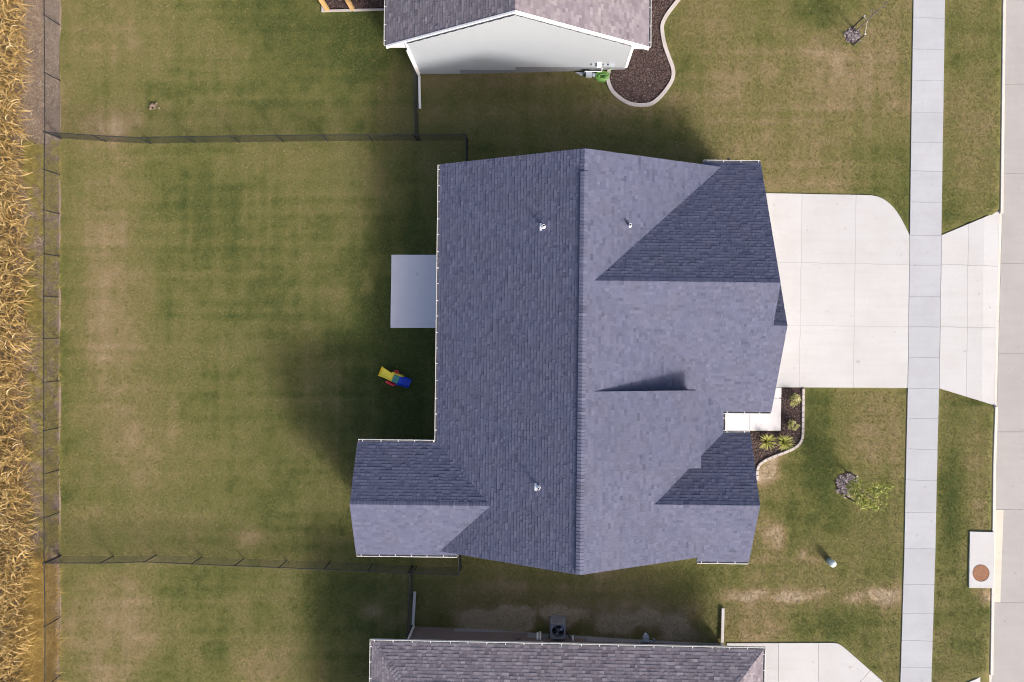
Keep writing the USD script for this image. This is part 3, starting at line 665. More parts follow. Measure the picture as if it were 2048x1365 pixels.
# ------------------------------------------------------------------ the white house above
hw = House(math.radians(-0.35)); L = hw.L
ze2 = 3.45
uA = L(768, 92, ze2)[0] + .11; uB = L(1302, 95, ze2)[0] - .11; uM = (uA + uB) / 2; m2 = .645; zM = ze2 + m2 * (uM - uA)
vE = (L(1028, 21, zM)[1] + L(1035, 95, ze2)[1]) / 2; vF = vE + 15
S2 = [Slope(sbox(uA, vE, uM, vF), (-1, 0), (uM, 0), zM, m2), Slope(sbox(uM, vE, uB, vF), (1, 0), (uM, 0), zM, m2)]
print('white peak', hw.pj(uM, vE, zM), '1028,21; eaves', hw.pj(uA - .11, vE, ze2), hw.pj(uB + .11, vE, ze2), 'zM', zM)
white = thing('house', 'white sided house with a mauve shingle gable roof', 'house', hw.W(uM, vE + 5, 0.4))
lay(hw, white, S2, 'mauve_shingle', 290, clip=sbox(uA - 1, vE - 1, uB + 1, vE + 3.2))
caps(hw, white, (uM, vE + 2.6, zM), (uM, vE + .01, zM), m2, 'mauve_shingle')
gutter(hw, white, (uA, vE + .03), (uA, vE + 6), (-1, 0), ze2 - .005)
gutter(hw, white, (uB, vE + .03), (uB, vE + 6), (1, 0), ze2 - .005)
for sg in (-1, 1):       # rake boards and the boxed eave returns
    ue = uA if sg < 0 else uB
    mb = MB(); V = []
    for u, z in ((ue + sg * .03, ze2 - .01), (uM, zM + .012)):
        for dv in (-.055, .03):
            for dz in (0.012, -.22): V.append((u, vE + dv, z + dz))
    mb.add(V, [[0, 4, 5, 1], [2, 3, 7, 6], [0, 2, 6, 4], [1, 5, 7, 3], [0, 1, 3, 2], [4, 6, 7, 5]][::1])
    hw.obj('rake_board', mb, 'white_trim', white)
    un = ue - sg * .86
    mb = MB(); V = [(ue + sg * .02, 0, ze2 - .05), (un, 0, ze2 - .05), (un, 0, ze2 + m2 * .86 - .02), (ue + sg * .02, 0, ze2 - .03)]
    W_ = [(a, vE - .062 + b, c) for b in (0, .34) for a, _, c in V]
    mb.add(W_, [[0, 1, 2, 3], [7, 6, 5, 4], [0, 4, 5, 1], [1, 5, 6, 2], [2, 6, 7, 3], [3, 7, 4, 0]])
    hw.obj('eave_return', mb, 'white_trim', white)
wall_v = (hw.L(840, 150, .1)[1] + hw.L(1250, 137, .9)[1]) / 2
wx0, wx1 = hw.L(840, 150, .05)[0], hw.L(1250, 137, .9)[0]
V0 = [(wx0 + .02, .2), (wx1 - .02, .2), (wx1 - .02, zM - m2 * (wx1 - uM) - .16), (uM, zM - .16), (wx0 + .02, zM - m2 * (uM - wx0) - .16)]
mb = MB(); Vw = [(a, wall_v + .03, z) for a, z in V0] + [(a, vF - .3, z) for a, z in V0]
mb.add(Vw, [[0, 1, 2], [0, 2, 3], [0, 3, 4]]).add(Vw, [[5, 7, 6], [5, 8, 7], [5, 9, 8], [0, 5, 6], [0, 6, 1], [1, 6, 7], [1, 7, 2], [4, 9, 5], [4, 5, 0]])
hw.obj('wall', mb, 'white_siding', white)
hw.obj('foundation', solid(MB(), sbox(wx0 - .01, wall_v, wx1 + .01, wall_v + 1.0), lambda x, y: 0 * x + 1.22, lambda x, y: 0 * x - .3), 'foundation_concrete', white)
gable = Polygon([(wx0, -1), (wx1, -1), (wx1, zM - m2 * (wx1 - uM) - .06), (uM, zM - .06), (wx0, zM - m2 * (uM - wx0) - .06)])
def sided(hs, path, mat, region, wv, out, lap, proud=.016):
    """Lap siding: each board a piece, its lower edge proud of the one below."""
    x0, z0, x1, z1 = region.bounds; k = 0
    while z0 + k * lap < z1:
        a, b = z0 + k * lap, z0 + (k + 1) * lap; k += 1
        for q in polys(region.intersection(sbox(x0 - 1, a, x1 + 1, b))):
            v, f = tri(q); y = proud * (1 - (v[:, 1] - a) / lap) + .006
            m_ = MB().add(np.c_[v[:, 0], wv + out * y, v[:, 1]], f if out < 0 else f[:, ::-1])
            xa, za, xb, zb = q.bounds
            bot = v[np.abs(v[:, 1] - za) < 1e-6]; xl, xr = bot[:, 0].min(), bot[:, 0].max()
            m_.add([(xl, wv + out * (proud + .006), za), (xr, wv + out * (proud + .006), za), (xr, wv, za), (xl, wv, za)], [[0, 1, 2, 3][::(1 if out < 0 else -1)]])
            hs.obj('siding_board', m_, mat, path)
xs1, xs2 = hw.L(919, 139, .8)[0], hw.L(1031, 133, 1.2)[0]
steps = unary_union([sbox(wx0 - 1, .22, xs1, 9), sbox(xs1, .78, xs2, 9), sbox(xs2, 1.2, wx1 + 1, 9)])
sided(hw, white, 'white_siding', gable.intersection(steps), wall_v, -1, .26, .030)
for x, o in ((wx0, -1), (wx1, 1)):
    mb = MB(); mb.box(x - .05, wall_v - .035, .2 if o < 0 else 1.2, x + .05, wall_v + .06, zM - m2 * abs(x - uM) - .1); hw.obj('corner_trim', mb, 'white_trim', white)
ds = MB(); xd = wx0 - .03
ds.beam((xd, wall_v - .085, ze2 - .06), (xd, wall_v - .085, .22), .09, .12); 
hw.obj('downspout', ds, 'white_trim', white)
e0, e1 = P(838.5, 152, .10), P(840, 218, .06)
mb = MB(); mb.beam(e0, e1, .11, .075); obj('downspout_extension', mb, 'white_trim', white)
ds = MB(); xd = wx1 + .055
ds.beam((xd, wall_v + .1, ze2 - .06), (xd, wall_v + .1, 1.0), .08, .10)
hw.obj('downspout', ds, 'white_trim', white)
# utilities on the white wall
def at_wall(hs, px, py, wv):
    """The point of the wall plane wv (local) seen at a pixel."""
    a, b = hs.L(px, py, 0.0), hs.L(px, py, 1.0); z = (wv - a[1]) / (b[1] - a[1]); u = hs.L(px, py, z)[0]
    return u, z
u, z = at_wall(hw, 1198.5, 127, wall_v)
mb = MB(); mb.box(u - .11, wall_v - .14, z - .22, u + .11, wall_v - .02, z + .16); ub = hw.obj('meter_box', mb, 'white_trim', white)
mb = MB(); mb.box(u - .35, wall_v - .10, z - .1, u - .2, wall_v - .02, z + .08); hw.obj('cable_box', mb, 'meter_grey', white)
mb = MB(); mb.box(u + .22, wall_v - .11, z - .1, u + .36, wall_v - .02, z + .06); hw.obj('cable_box', mb, 'meter_grey', white)
u2, z2_ = at_wall(hw, 1223, 127.5, wall_v)
mb = MB(); mb.box(u2 - .14, wall_v - .13, z2_ - .08, u2 + .14, wall_v - .02, z2_ + .1); hw.obj('hose_bib', mb, 'meter_grey', white)
mb = MB(); zg_ = .78
for a, b in (((u + .16, 1.5), (u + .16, 1.05)), ((u + .16, 1.05), (u - .62, 1.05)), ((u - .62, 1.05), (u - .7, .45))):
    mb.tube([(a[0], wall_v - .16, a[1]), (b[0], wall_v - .16, b[1])], .022, 8)
hw.obj('gas_pipe', mb, 'white_trim', white)
mb = MB(); mb.box(u - .58, wall_v - .36, .72, u - .28, wall_v - .12, 1.02); mb.lathe((u - .18, wall_v - .26, .80), [(.10, 0), (.10, .08), (.05, .14), (0, .14)], 14); hw.obj('gas_meter', mb, 'meter_grey', white)

# ------------------------------------------------------------------ the brown house below
hb = House(math.radians(-1.16)); L = hb.L
ze3 = 3.4; m3 = .5
vU = L(1136, 1288, ze3)[1] - .11; uX0 = L(740, 1281, ze3)[0] + .11; uX1 = L(1531, 1297, ze3)[0] - .11; D3 = 11.0
S3 = [Slope(sbox(uX0, vU - D3 / 2, uX1, vU), (0, 1), (0, vU), ze3, m3), Slope(sbox(uX0, vU - D3, uX1, vU - D3 / 2), (0, -1), (0, vU - D3), ze3, m3),
      Slope(sbox(uX0, vU - D3, uX0 + D3 / 2, vU), (-1, 0), (uX0, 0), ze3, m3), Slope(sbox(uX1 - D3 / 2, vU - D3, uX1, vU), (1, 0), (uX1, 0), ze3, m3)]
def lower_wins(sl):      # a hip roof is the lowest of its planes
    for A in sl:
        A.dom = sl[0].dom.union(sl[1].dom).union(sl[2].dom).union(sl[3].dom); vis = A.dom
        for B in sl:
            if B is A: continue
            b = B.m * B.d - A.m * A.d; a = float(A.z(0, 0) - B.z(0, 0)); nb = np.linalg.norm(b)
            n = b / nb; o = -n * (a / nb); t = np.array([-n[1], n[0]])
            vis = vis.difference(Polygon([o - t * 80, o + t * 80, o + t * 80 + n * 80, o - t * 80 + n * 80]))
        A.vis = MultiPolygon(polys(vis))
lower_wins(S3)
brown = thing('house', 'brown sided house with a mauve hipped shingle roof', 'house', hb.W((uX0 + uX1) / 2, vU - 5, .5))
vc = L(1136, 1385, 4.3)[1]
P3 = lay(hb, brown, S3, 'mauve_shingle', 290, clip=sbox(uX0 - 1, vc, uX1 + 1, vU + 1), tone_spread=1.15)
r2 = math.sqrt(.5)
caps(hb, brown, (uX0 + 3.4, vU - 3.4, ze3 + 3.4 * m3), (uX0 + .02, vU - .02, ze3), m3 * r2, 'mauve_shingle', ex=.16)
caps(hb, brown, (uX1 - 3.4, vU - 3.4, ze3 + 3.4 * m3), (uX1 - .02, vU - .02, ze3), m3 * r2, 'mauve_shingle', ex=.16)
gutter(hb, brown, (uX0 - .12, vU), (uX1 + .12, vU), (0, 1), ze3 - .005, step=.82)
gutter(hb, brown, (uX0, vU), (uX0, vU - 5), (-1, 0), ze3 - .005)
gutter(hb, brown, (uX1, vU), (uX1, vU - 5), (1, 0), ze3 - .005)
w0 = L(828, 1252, .0); w1 = hb.L(1441, 1289, float(g(8.6, -15)))
wv3 = (w0[1] + w1[1]) / 2
bx0, bx1 = w0[0], w1[0]
hb.obj('wall', solid(MB(), sbox(bx0 + .02, vU - D3 + .6, bx1, wv3 - .03), lambda x, y: 0 * x + ze3 + .1, lambda x, y: 0 * x + .2), 'brown_siding', brown)
hb.obj('foundation', solid(MB(), sbox(bx0 - .01, wv3 - 1, bx1 + .02, wv3), lambda x, y: 0 * x + 1.5, lambda x, y: 0 * x - .3), 'foundation_concrete', brown)
sx = [hb.L(px, py, z)[0] for px, py, z in ((908, 1262, .4), (1056, 1262, .5), (1173, 1275, 1.1))]
reg = unary_union([sbox(bx0, .12, sx[0], ze3), sbox(sx[0], .55, sx[1], ze3), sbox(sx[1], 1.12, sx[2], ze3), sbox(sx[2], 1.46, bx1, ze3)])
sided(hb, brown, 'brown_siding', reg, wv3, 1, .18)
mb = MB(); mb.box(uX0 + .01, vU - .08, ze3 - .16, uX1 - .01, vU - .005, ze3 - .02); hb.obj('fascia', mb, 'grey_trim', brown)
for x in (bx0, bx1):
    mb = MB(); mb.box(x - .05, wv3 - .06, .15 if x == bx0 else 1.46, x + .05, wv3 + .04, ze3); hb.obj('corner_trim', mb, 'grey_trim', brown)
ds = MB(); ds.beam((bx0 + .03, wv3 + .09, ze3 - .1), (bx0 + .03, wv3 + .09, .2), .08, .10); hb.obj('downspout', ds, 'grey_trim', brown)
ds = MB(); ds.beam((bx1 - .02, wv3 + .09, ze3 - .1), (bx1 - .02, wv3 + .09, 1.6), .08, .10); hb.obj('downspout', ds, 'grey_trim', brown)
mb = MB(); mb.beam(P(826, 1250, .12), P(829.8, 1184, .08), .13, .085); obj('downspout_extension', mb, 'grey_trim', brown)
mb = MB(); mb.beam(P(1444.5, 1285, .12), P(1446, 1217, .08), .13, .085); obj('downspout_extension', mb, 'grey_trim', brown)
def wall_at(px, z):
    u, v = hb.L(px, 1275, z); return u
for px, z0, z1 in ((1075, .75, 1.35), (1080.7, .6, 1.35), (1145.5, 1.0, 1.4)):
    u = wall_at(px, (z0 + z1) / 2); mb = MB(); mb.tube([(u, wv3 + .09, z0), (u, wv3 + .09, z1)], .045, 12); mb.tube([(u, wv3 + .09, z1 - .02), (u, wv3 - .02, z1 - .02)], .043, 12); hb.obj('wall_pipe', mb, 'pvc_white', brown, smooth=40)
u = wall_at(1084, 1.8); mb = MB(); mb.box(u - .09, wv3 + .02, 1.85, u + .09, wv3 + .12, 2.1); hb.obj('vent_hood', mb, 'grey_trim', brown)
u = wall_at(1037, 1.4); mb = MB(); mb.box(u - .1, wv3 + .02, 1.2, u + .1, wv3 + .1, 1.4); hb.obj('vent_hood', mb, 'brown_siding', brown)
u = wall_at(1290, 1.3); mb = MB(); mb.tube([(u - .34, wv3 + .16, 1.95), (u - .34, wv3 + .16, 1.55), (u + .3, wv3 + .16, 1.55)], .022, 8); hb.obj('gas_pipe', mb, 'steel', brown)
mb = MB(); mb.box(u - .12, wv3 + .13, 1.42, u + .14, wv3 + .36, 1.68); mb.lathe((u, wv3 + .42, 1.50), [(.085, 0), (.085, .06), (.05, .12), (0, .12)], 14); hb.obj('gas_meter', mb, 'meter_grey', brown)
mb = MB(); mb.box(u + .34, wv3 + .1, 1.45, u + .44, wv3 + .24, 1.6); hb.obj('gas_valve', mb, 'steel', brown)

# ------------------------------------------------------------------ black chain-link fences
def fence(label, pts, gates=(), height=1.22):
    """pts: pixel positions of the post feet, in order; each post, the rail and the wire mesh are parts."""
    B = [P(*p) for p in pts]
    path = thing('chain_link_fence', label, 'fence', B[len(B) // 2])
    for k, b in enumerate(B):
        end = k in (0, len(B) - 1) or k in gates; r = .036 if end else .027
        m = MB(); m.lathe(b, [(r, -.1), (r, height + (.03 if end else .0)), (r * 1.25, height + (.03 if end else 0)), (r * 1.1, height + .055), (0, height + .075)], 10)
        obj('post', m, 'black_metal', path, smooth=40)
    m = MB(); w = MB(); tw = MB()
    for a, b in zip(B[:-1], B[1:]):
        d = b - a; Ln = np.linalg.norm(d[:2]); d = d / Ln; nrm = np.array([-d[1], d[0], 0])
        m.tube([a + [0, 0, height - .02], b + [0, 0, height - .02]], .021, 8); tw.tube([a + [0, 0, .05], b + [0, 0, .05]], .004, 4)
        s = -height
        hgt = height - .06; r = .0019
        while s < Ln:
            for sg in (1, -1):
                t0, t1 = max(0, -s if True else 0), min(hgt, Ln - s)
                if t1 - t0 > .02:
                    p = a + d * (s + t0) + np.array([0, 0, .04 + (t0 if sg > 0 else hgt - t0)]); q_ = a + d * (s + t1) + np.array([0, 0, .04 + (t1 if sg > 0 else hgt - t1)])
                    ax = (q_ - p); L_ = np.linalg.norm(ax); ax /= L_; u = np.cross(ax, nrm)
                    V = []
                    for c in (p, q_):
                        for an in (0, 2.094, 4.189): V.append(c + nrm * r * math.cos(an) + u * r * math.sin(an) + nrm * sg * .002)
                    w.add(V, [[0, 1, 4, 3], [1, 2, 5, 4], [2, 0, 3, 5]])
            s += .055
    obj('top_rail', m, 'black_metal', path); obj('tension_wire', tw, 'black_metal', path); obj('wire_mesh', w, 'black_metal', path)
    return path
back = [(119.3, -30), (119.5, 50.5), (120.5, 162), (120.5, 277), (119.5, 350), (119, 428), (119.5, 513), (118.5, 595), (118.5, 677), (118.5, 762), (118.5, 856), (118.5, 940), (119, 1025), (119.5, 1112), (121, 1235), (120.5, 1352), (120.5, 1395)]
fence('long black chain-link fence between the corn strip and the lawns', back, gates=(3, 13))
north = [(123, 277.5), (212, 283.5), (301.5, 288), (390, 286), (479, 285), (567, 284), (656, 283), (745, 282.2), (834, 281.6), (840.5, 282), (935, 281.6)]
fence('black chain-link fence dividing the yards of the white and blue roofed houses', north, gates=(8,))
fence('short black chain-link gate run by the corner eave facing the white house', [(935.8, 283), (936, 298), (936.5, 345)])
fence('short black chain-link fence meeting the white downspout extension of the white house', [(835.5, 152), (836, 215), (838, 280)])
south = [(122, 1112), (227.5, 1112.5), (313.5, 1110), (404.5, 1114), (488, 1117.5), (574, 1121), (660.5, 1124.5), (746, 1128), (824, 1132), (834, 1132.3), (922.5, 1135)]
fence('black chain-link fence dividing the yards of the blue roofed and brown houses', south, gates=(8,))
fence('short black chain-link gate run by the wing eave facing the brown house', [(922.8, 1133), (922.5, 1120), (922, 1095)])
fence('short black chain-link fence ending at the brown house corner', [(827, 1133.5), (825.5, 1190), (822.5, 1252)])

# ------------------------------------------------------------------ the toy slide on the back lawn
o = P(793, 756); A = P(762, 741.5); B_ = P(823, 768)
d = (B_ - A)[:2]; d /= np.linalg.norm(d); n2 = np.array([-d[1], d[0]])
def T(s, w, z): return np.array([o[0] + d[0] * s + n2[0] * w, o[1] + d[1] * s + n2[1] * w, o[2] + z])
toy = thing('toy_slide', 'small plastic toy slide in yellow, red and blue on the dark lawn', 'toy slide', o)
mb = MB(); N = 13; prof = []
for k in range(N):
    t = k / (N - 1); s = -.86 + .80 * t; z = .10 + .50 * (t ** 1.15) if t < .86 else .10 + .50 * (.86 ** 1.15) + (t - .86) * .25
    w = .225 - .035 * ss(t * 1.4) + (.02 if t < .15 else 0); prof.append([T(s, -w, z + .075), T(s, -w + .03, z + .08), T(s, -w + .045, z + .005), T(s, 0, z - .006), T(s, w - .045, z + .005), T(s, w - .03, z + .08), T(s, w, z + .075), T(s, w, z - .03), T(s, -w, z - .03)])
V = np.array(prof).reshape(-1, 3); F = [[i * 9 + k, i * 9 + (k + 1) % 9, (i + 1) * 9 + (k + 1) % 9, (i + 1) * 9 + k][::-1] for i in range(N - 1) for k in range(9)]
mb.add(V, F); mb.add(V[:9], [[0, k, k + 1] for k in range(1, 8)]); obj('slide', mb, 'toy_yellow', toy, smooth=50)
mb = MB(); mb.obox(T(.08, 0, .585), np.r_[d, 0] * .15, np.r_[n2, 0] * .19, [0, 0, .02])
for k in range(5): mb.obox(T(-.04 + k * .06, 0, .607), np.r_[d, 0] * .012, np.r_[n2, 0] * .16, [0, 0, .004])
obj('platform', mb, 'toy_green', toy)
mb = MB()
for k in range(4):
    mb.obox(T(.29 + k * .125, 0, .50 - k * .145), np.r_[d, 0] * .075, np.r_[n2, 0] * .17, [0, 0, .022])
    mb.obox(T(.23 + k * .125, 0, .44 - k * .145), np.r_[d, 0] * .012, np.r_[n2, 0] * .17, [0, 0, .06])
st_ = obj('steps', mb, 'toy_blue', toy)
mb = MB()
for sg in (-1, 1):
    pr = [(.18, .66), (.28, .68), (.74, .16), (.76, 0), (.58, 0), (.2, .0)]
    V = [T(s, sg * (.185 + e), z) for e in (0, .035) for s, z in pr]; k6 = len(pr)
    mb.add(V, [[0, i, i + 1] for i in range(1, k6 - 1)] + [[k6, k6 + i + 1, k6 + i] for i in range(1, k6 - 1)]); mb.add(V, [[i, (i + 1) % k6, (i + 1) % k6 + k6, i + k6] for i in range(k6)])
obj('stringer', mb, 'toy_blue', toy)
def panel(name, s0, s1, w, lean, mat, ztop, zb=.0, th=.035):
    m = MB(); k = 7; pts = [(s0 + (s1 - s0) * i / k, zb) for i in range(k + 1)] + [(s1 - (s1 - s0) * i / k, ztop - .10 * abs(2 * i / k - 1) ** 2.2) for i in range(k + 1)]
    V = [T(s, w + (lean * (z - zb)) + e, z) for e in (-th / 2, th / 2) for s, z in pts]; n_ = len(pts); h = k + 1
    m.add(V, [[i, i + 1, n_ - 2 - i, n_ - 1 - i] for i in range(k)] + [[n_ + i, 2 * n_ - 1 - i, 2 * n_ - 2 - i, n_ + i + 1] for i in range(k)])
    m.add(V, [[i, (i + 1) % n_, (i + 1) % n_ + n_, i + n_] for i in range(n_)]); return obj(name, m, mat, toy)
panel('side_panel', -.30, .18, -.225, -.09, 'toy_red', .88)
panel('side_panel', -.20, .36, .225, .03, 'toy_yellow', .80)
c = T(-.0, .33, .70); ang = np.linspace(0, 2 * math.pi, 25)
mb = MB(); mb.tube([c + np.r_[d, 0] * .095 * math.cos(a) + (np.r_[n2, 0] * .085 + np.array([0, 0, .03])) * math.sin(a) for a in ang], .022, 8, cap=False); wh = obj('steering_wheel', mb, 'toy_red', toy, smooth=60)
mb = MB(); mb.tube([T(0, .225, .62), c - np.array([0, 0, .02])], .03, 8); obj('hub', mb, 'toy_red', wh)

# ------------------------------------------------------------------ the air conditioner beside the brown house
c = P(1116, 1250); cz = float(c[2]); top = 1.0
cc = hb.L(*(1116.3, 1263.5), cz + top); u0, v0 = cc
ac = thing('air_conditioner', 'square grey air conditioner with round fan opening beside the brown wall', 'air conditioner', hb.W(u0, v0, cz))
def rrect(hw_, r, n=5):
    return [(sx_ * (hw_ - r) + r * math.cos(a0 + t * math.pi / 2 / n), sy_ * (hw_ - r) + r * math.sin(a0 + t * math.pi / 2 / n)) for sx_, sy_, a0 in ((1, 1, 0), (-1, 1, math.pi / 2), (-1, -1, math.pi), (1, -1, 1.5 * math.pi)) for t in range(n + 1)]
rr = Polygon(rrect(.36, .09)); hole = Point(0, 0).buffer(.29, 16)
def move(p): 
    from shapely.affinity import translate
    return translate(p, u0, v0)
mb = MB(); solid(mb, move(Polygon(rrect(.355, .085)).difference(Point(0, 0).buffer(.30, 16))), lambda x, y: 0 * x + cz + top - .05, lambda x, y: 0 * x + cz + .07)
for k in range(30):
    for ax in (0, 1):
        for sg in (-1, 1):
            s = -.27 + k * .0186
            p = (u0 + s, v0 + sg * .357) if ax == 0 else (u0 + sg * .357, v0 + s)
            mb.box(p[0] - (.004 if ax == 0 else .006), p[1] - (.006 if ax == 0 else .004), cz + .12, p[0] + (.004 if ax == 0 else .006), p[1] + (.006 if ax == 0 else .004), cz + top - .1)
cb = hb.obj('cabinet', mb, 'condenser_grey', ac)
mb = MB(); solid(mb, move(rr.difference(hole)), lambda x, y: 0 * x + cz + top, lambda x, y: 0 * x + cz + top - .049); hb.obj('top_panel', mb, 'condenser_grey', ac)
mb = MB(); mb.lathe((u0, v0, cz + .55), [(.295, 0), (0, .0)], 24); hb.obj('well_floor', mb, 'dark_hole', ac)
mb = MB()
for k in range(3):
    a = k * 2.094 + .3; V = []
    for r in (.06, .26):
        for da, dz in ((-.42, .04), (.42, -.04)): V.append((u0 + r * math.cos(a + da), v0 + r * math.sin(a + da), cz + top - .22 + dz))
    mb.add(V, [[0, 1, 3, 2]])
mb.lathe((u0, v0, cz + top - .32), [(.075, 0), (.075, .15), (0, .16)], 14); hb.obj('fan', mb, 'steel', ac)
mb = MB()
for r in (.07, .13, .19, .25, .285): mb.tube([(u0 + r * math.cos(a), v0 + r * math.sin(a), cz + top - .02 + .02 * (1 - r / .29)) for a in np.linspace(0, 2 * math.pi, 33)], .0035, 4, cap=False)
for a in np.arange(8) * math.pi / 4: mb.tube([(u0 + .05 * math.cos(a), v0 + .05 * math.sin(a), cz + top), (u0 + .295 * math.cos(a), v0 + .295 * math.sin(a), cz + top - .02)], .0035, 4, cap=False)
hb.obj('fan_guard', mb, 'black_metal', ac)
mb = MB(); solid(mb, move(sbox(-.40, -.40, .40, .40)), lambda x, y: 0 * x + cz + .069, lambda x, y: 0 * x + cz - .1); hb.obj('pad', mb, 'foundation_concrete', ac)
mb = MB(); mb.tube([(u0 - .37, v0 - .28, cz + .3), (u0 - .42, v0 - .40, cz + .35), (u0 - .42, wv3 + .03, cz + .55)], .025, 8); mb.tube([(u0 + .37, v0 - .25, cz + .3), (u0 + .48, v0 - .36, cz + .3), (u0 + .60, wv3 + .03, cz + .5)], .03, 8); hb.obj('refrigerant_line', mb, 'black_metal', ac)

# ------------------------------------------------------------------ garden hose, splash block, post caps, pedestal
c = P(1204, 154)
mb = MB(); rnd = random.Random(8); pts = []
for k in range(9 * 20 + 1):
    a = k / 20 * 2 * math.pi; t = k / 180; r = 1 + .10 * math.sin(k * .11) + .05 * math.sin(k * .37)
    rx, ry = (.30, .165)
    pts.append((c[0] + rx * r * math.cos(a) * (1 - .16 * (k // 20 % 3)) + .02 * math.sin(k * .05), c[1] + ry * r * math.sin(a) * (1 - .16 * (k // 20 % 3)) - .07 * math.sin(t * 9), c[2] + .03 + .24 * t + .012 * math.sin(k * .9)))
pts += [(c[0] + .33, c[1] + .08, c[2] + .25), (c[0] + .42, c[1] + .32, c[2] + .45)]
mb.tube(pts, .021, 7); obj('garden_hose', mb, 'hose_green', smooth=True, label='bright green garden hose coiled by the white wall', cat='hose')
mb = MB(); pts = arc([(1215, 158), (1213, 163), (1204, 164.5), (1195, 162), (1193.5, 157)], 5); mb.tube([P(x, y, .03) for x, y in pts], .014, 6); obj('hose_tail', mb, 'hose_green', smooth=True, label='loose olive end of hose looping on the grass below the coil', cat='hose')
mb = MB(); solid(mb, poly_px([(1150, 146), (1173, 145.5), (1163, 153)]), lambda x, y: g(x, y) + .09, lambda x, y: g(x, y) - .05); obj('splash_block', mb, 'sidewalk_concrete', label='pale triangular splash block at the foot of the white wall', cat='splash block')
c = P(1658.5, 1122.5)
up = thing('utility_pedestal', 'round green utility pedestal with pale domed cap on front lawn', 'utility pedestal', c)
mb = MB(); mb.lathe(c, [(.155, -.1), (.155, .28), (.150, .30)], 22); obj('body', mb, 'pedestal_green', up, smooth=40)
mb = MB(); mb.lathe(c, [(.150, .30), (.168, .30), (.168, .42), (.155, .49), (.11, .54), (.05, .56), (0, .565)], 22); obj('domed_cap', mb, 'pedestal_cap', up, smooth=60)
mb = MB(); rnd = random.Random(4); c = P(307, 213)
for k in range(42):
    a = rnd.uniform(0, 6.28); r = abs(rnd.gauss(0, .13)); s = rnd.uniform(.012, .032)
    mb.obox((c[0] + r * math.cos(a), c[1] + r * math.sin(a), c[2] + .03 + .08 * math.exp(-r * 6)), (s, s * .2, 0), (-s * .2, s, s * .3), (0, 0, s * .6), rnd.random() * .6)
obj('dirt_mound', mb, 'straw_litter', tone=True, kind='stuff', label='small crumbly mound of dug soil on the upper back lawn', cat='dirt mound')

# ------------------------------------------------------------------ the timber deck behind the white house
dk = thing('wooden_deck', 'timber deck posts standing in a gravel bed by the white house', 'deck', P(700, -10))
for px, py in ((655.5, 21), (705.5, 19.5)):
    b = P(px, py); mb = MB(); mb.box(b[0] - .085, b[1] - .085, b[2] - .1, b[0] + .085, b[1] + .085, 2.55); obj('post', mb, 'lumber', dk)
b0, b1 = P(630, 21), P(765, 18)
mb = MB(); mb.box(b0[0], b0[1] - .04, 2.552, b1[0], b0[1] + .1, 2.80); obj('beam', mb, 'lumber', dk)
for k in range(24): 
    mb = MB(); mb.box(b0[0], b0[1] - .1 + k * .15, 2.803, b1[0], b0[1] + .04 + k * .15, 2.84); obj('plank', mb, 'lumber', dk)
bed3 = poly_px([(645, 23), (772, 18.5), (772, -20), (645, -20)])
mb = MB(); drape(mb, poly_px([(643.5, 25), (775, 21.8), (775, 18.2), (648.5, 21), (648.5, -25), (643.5, -25)]), .08, .15); obj('bed_edging', mb, 'edging_concrete', label='straight concrete edging round the gravel bed under the deck', cat='edging')
# ------------------------------------------------------------------ mulch beds, their edgings and what grows in them
for nm, pl, lab in (('mulch_bed', bed1, 'dark mulch bed curving round the corner of the white house'), ('mulch_bed', bed2, 'dark mulch bed between front walk and block edging'), ('gravel_bed', bed3, 'dark gravel bed under the timber deck'),
                    ('mulch_ring', ring_a, 'grey mulch ring under the young leafy tree'), ('mulch_ring', ring_b, 'small dark mulch ring under the bare sapling')):
    mb = MB(); drape(mb, pl, .02, .06, .6); obj(nm, mb, 'mulch_ground', kind='structure', label=lab, cat='mulch')
cent = LineString([P(*p)[:2] for p in bed_line]); hose_side = cent.buffer(.085, cap_style='flat')
mb = MB(); drape(mb, hose_side, .085, .15, .5); obj('bed_edging', mb, 'edging_concrete', label='curving pale concrete edging round the mulch bed of the white house', cat='edging')
be = thing('block_edging', 'row of small grey edging blocks round the front mulch bed', 'edging', P(1604, 850))
lp = [P(*p)[:2] for p in block_line]; ls = LineString(lp); s = .02
while s < ls.length - .2:
    w = random.uniform(.24, .31); a, b = np.array(ls.interpolate(s).coords[0]), np.array(ls.interpolate(min(s + w - .018, ls.length)).coords[0]); s += w
    dd = (b - a) / np.linalg.norm(b - a); nn = np.array([-dd[1], dd[0]]); c = (a + b) / 2; hl = np.linalg.norm(b - a) / 2; z = float(g(*c)); hh = .105 + random.uniform(-.008, .008)
    q0 = [c - dd * hl - nn * .062, c + dd * hl - nn * .062, c + dd * hl + nn * .062, c - dd * hl + nn * .062]; q1 = [c + (p_ - c) * .88 for p_ in q0]
    V = [(*p_, z - .05) for p_ in q0] + [(*p_, z + hh - .012) for p_ in q0] + [(*p_, z + hh) for p_ in q1]
    mb = MB().add(V, [[k, (k + 1) % 4, 4 + (k + 1) % 4, 4 + k] for k in range(4)] + [[4 + k, 4 + (k + 1) % 4, 8 + (k + 1) % 4, 8 + k] for k in range(4)] + [[8, 9, 10, 11]])
    obj('edging_block', mb, 'edging_concrete', be)
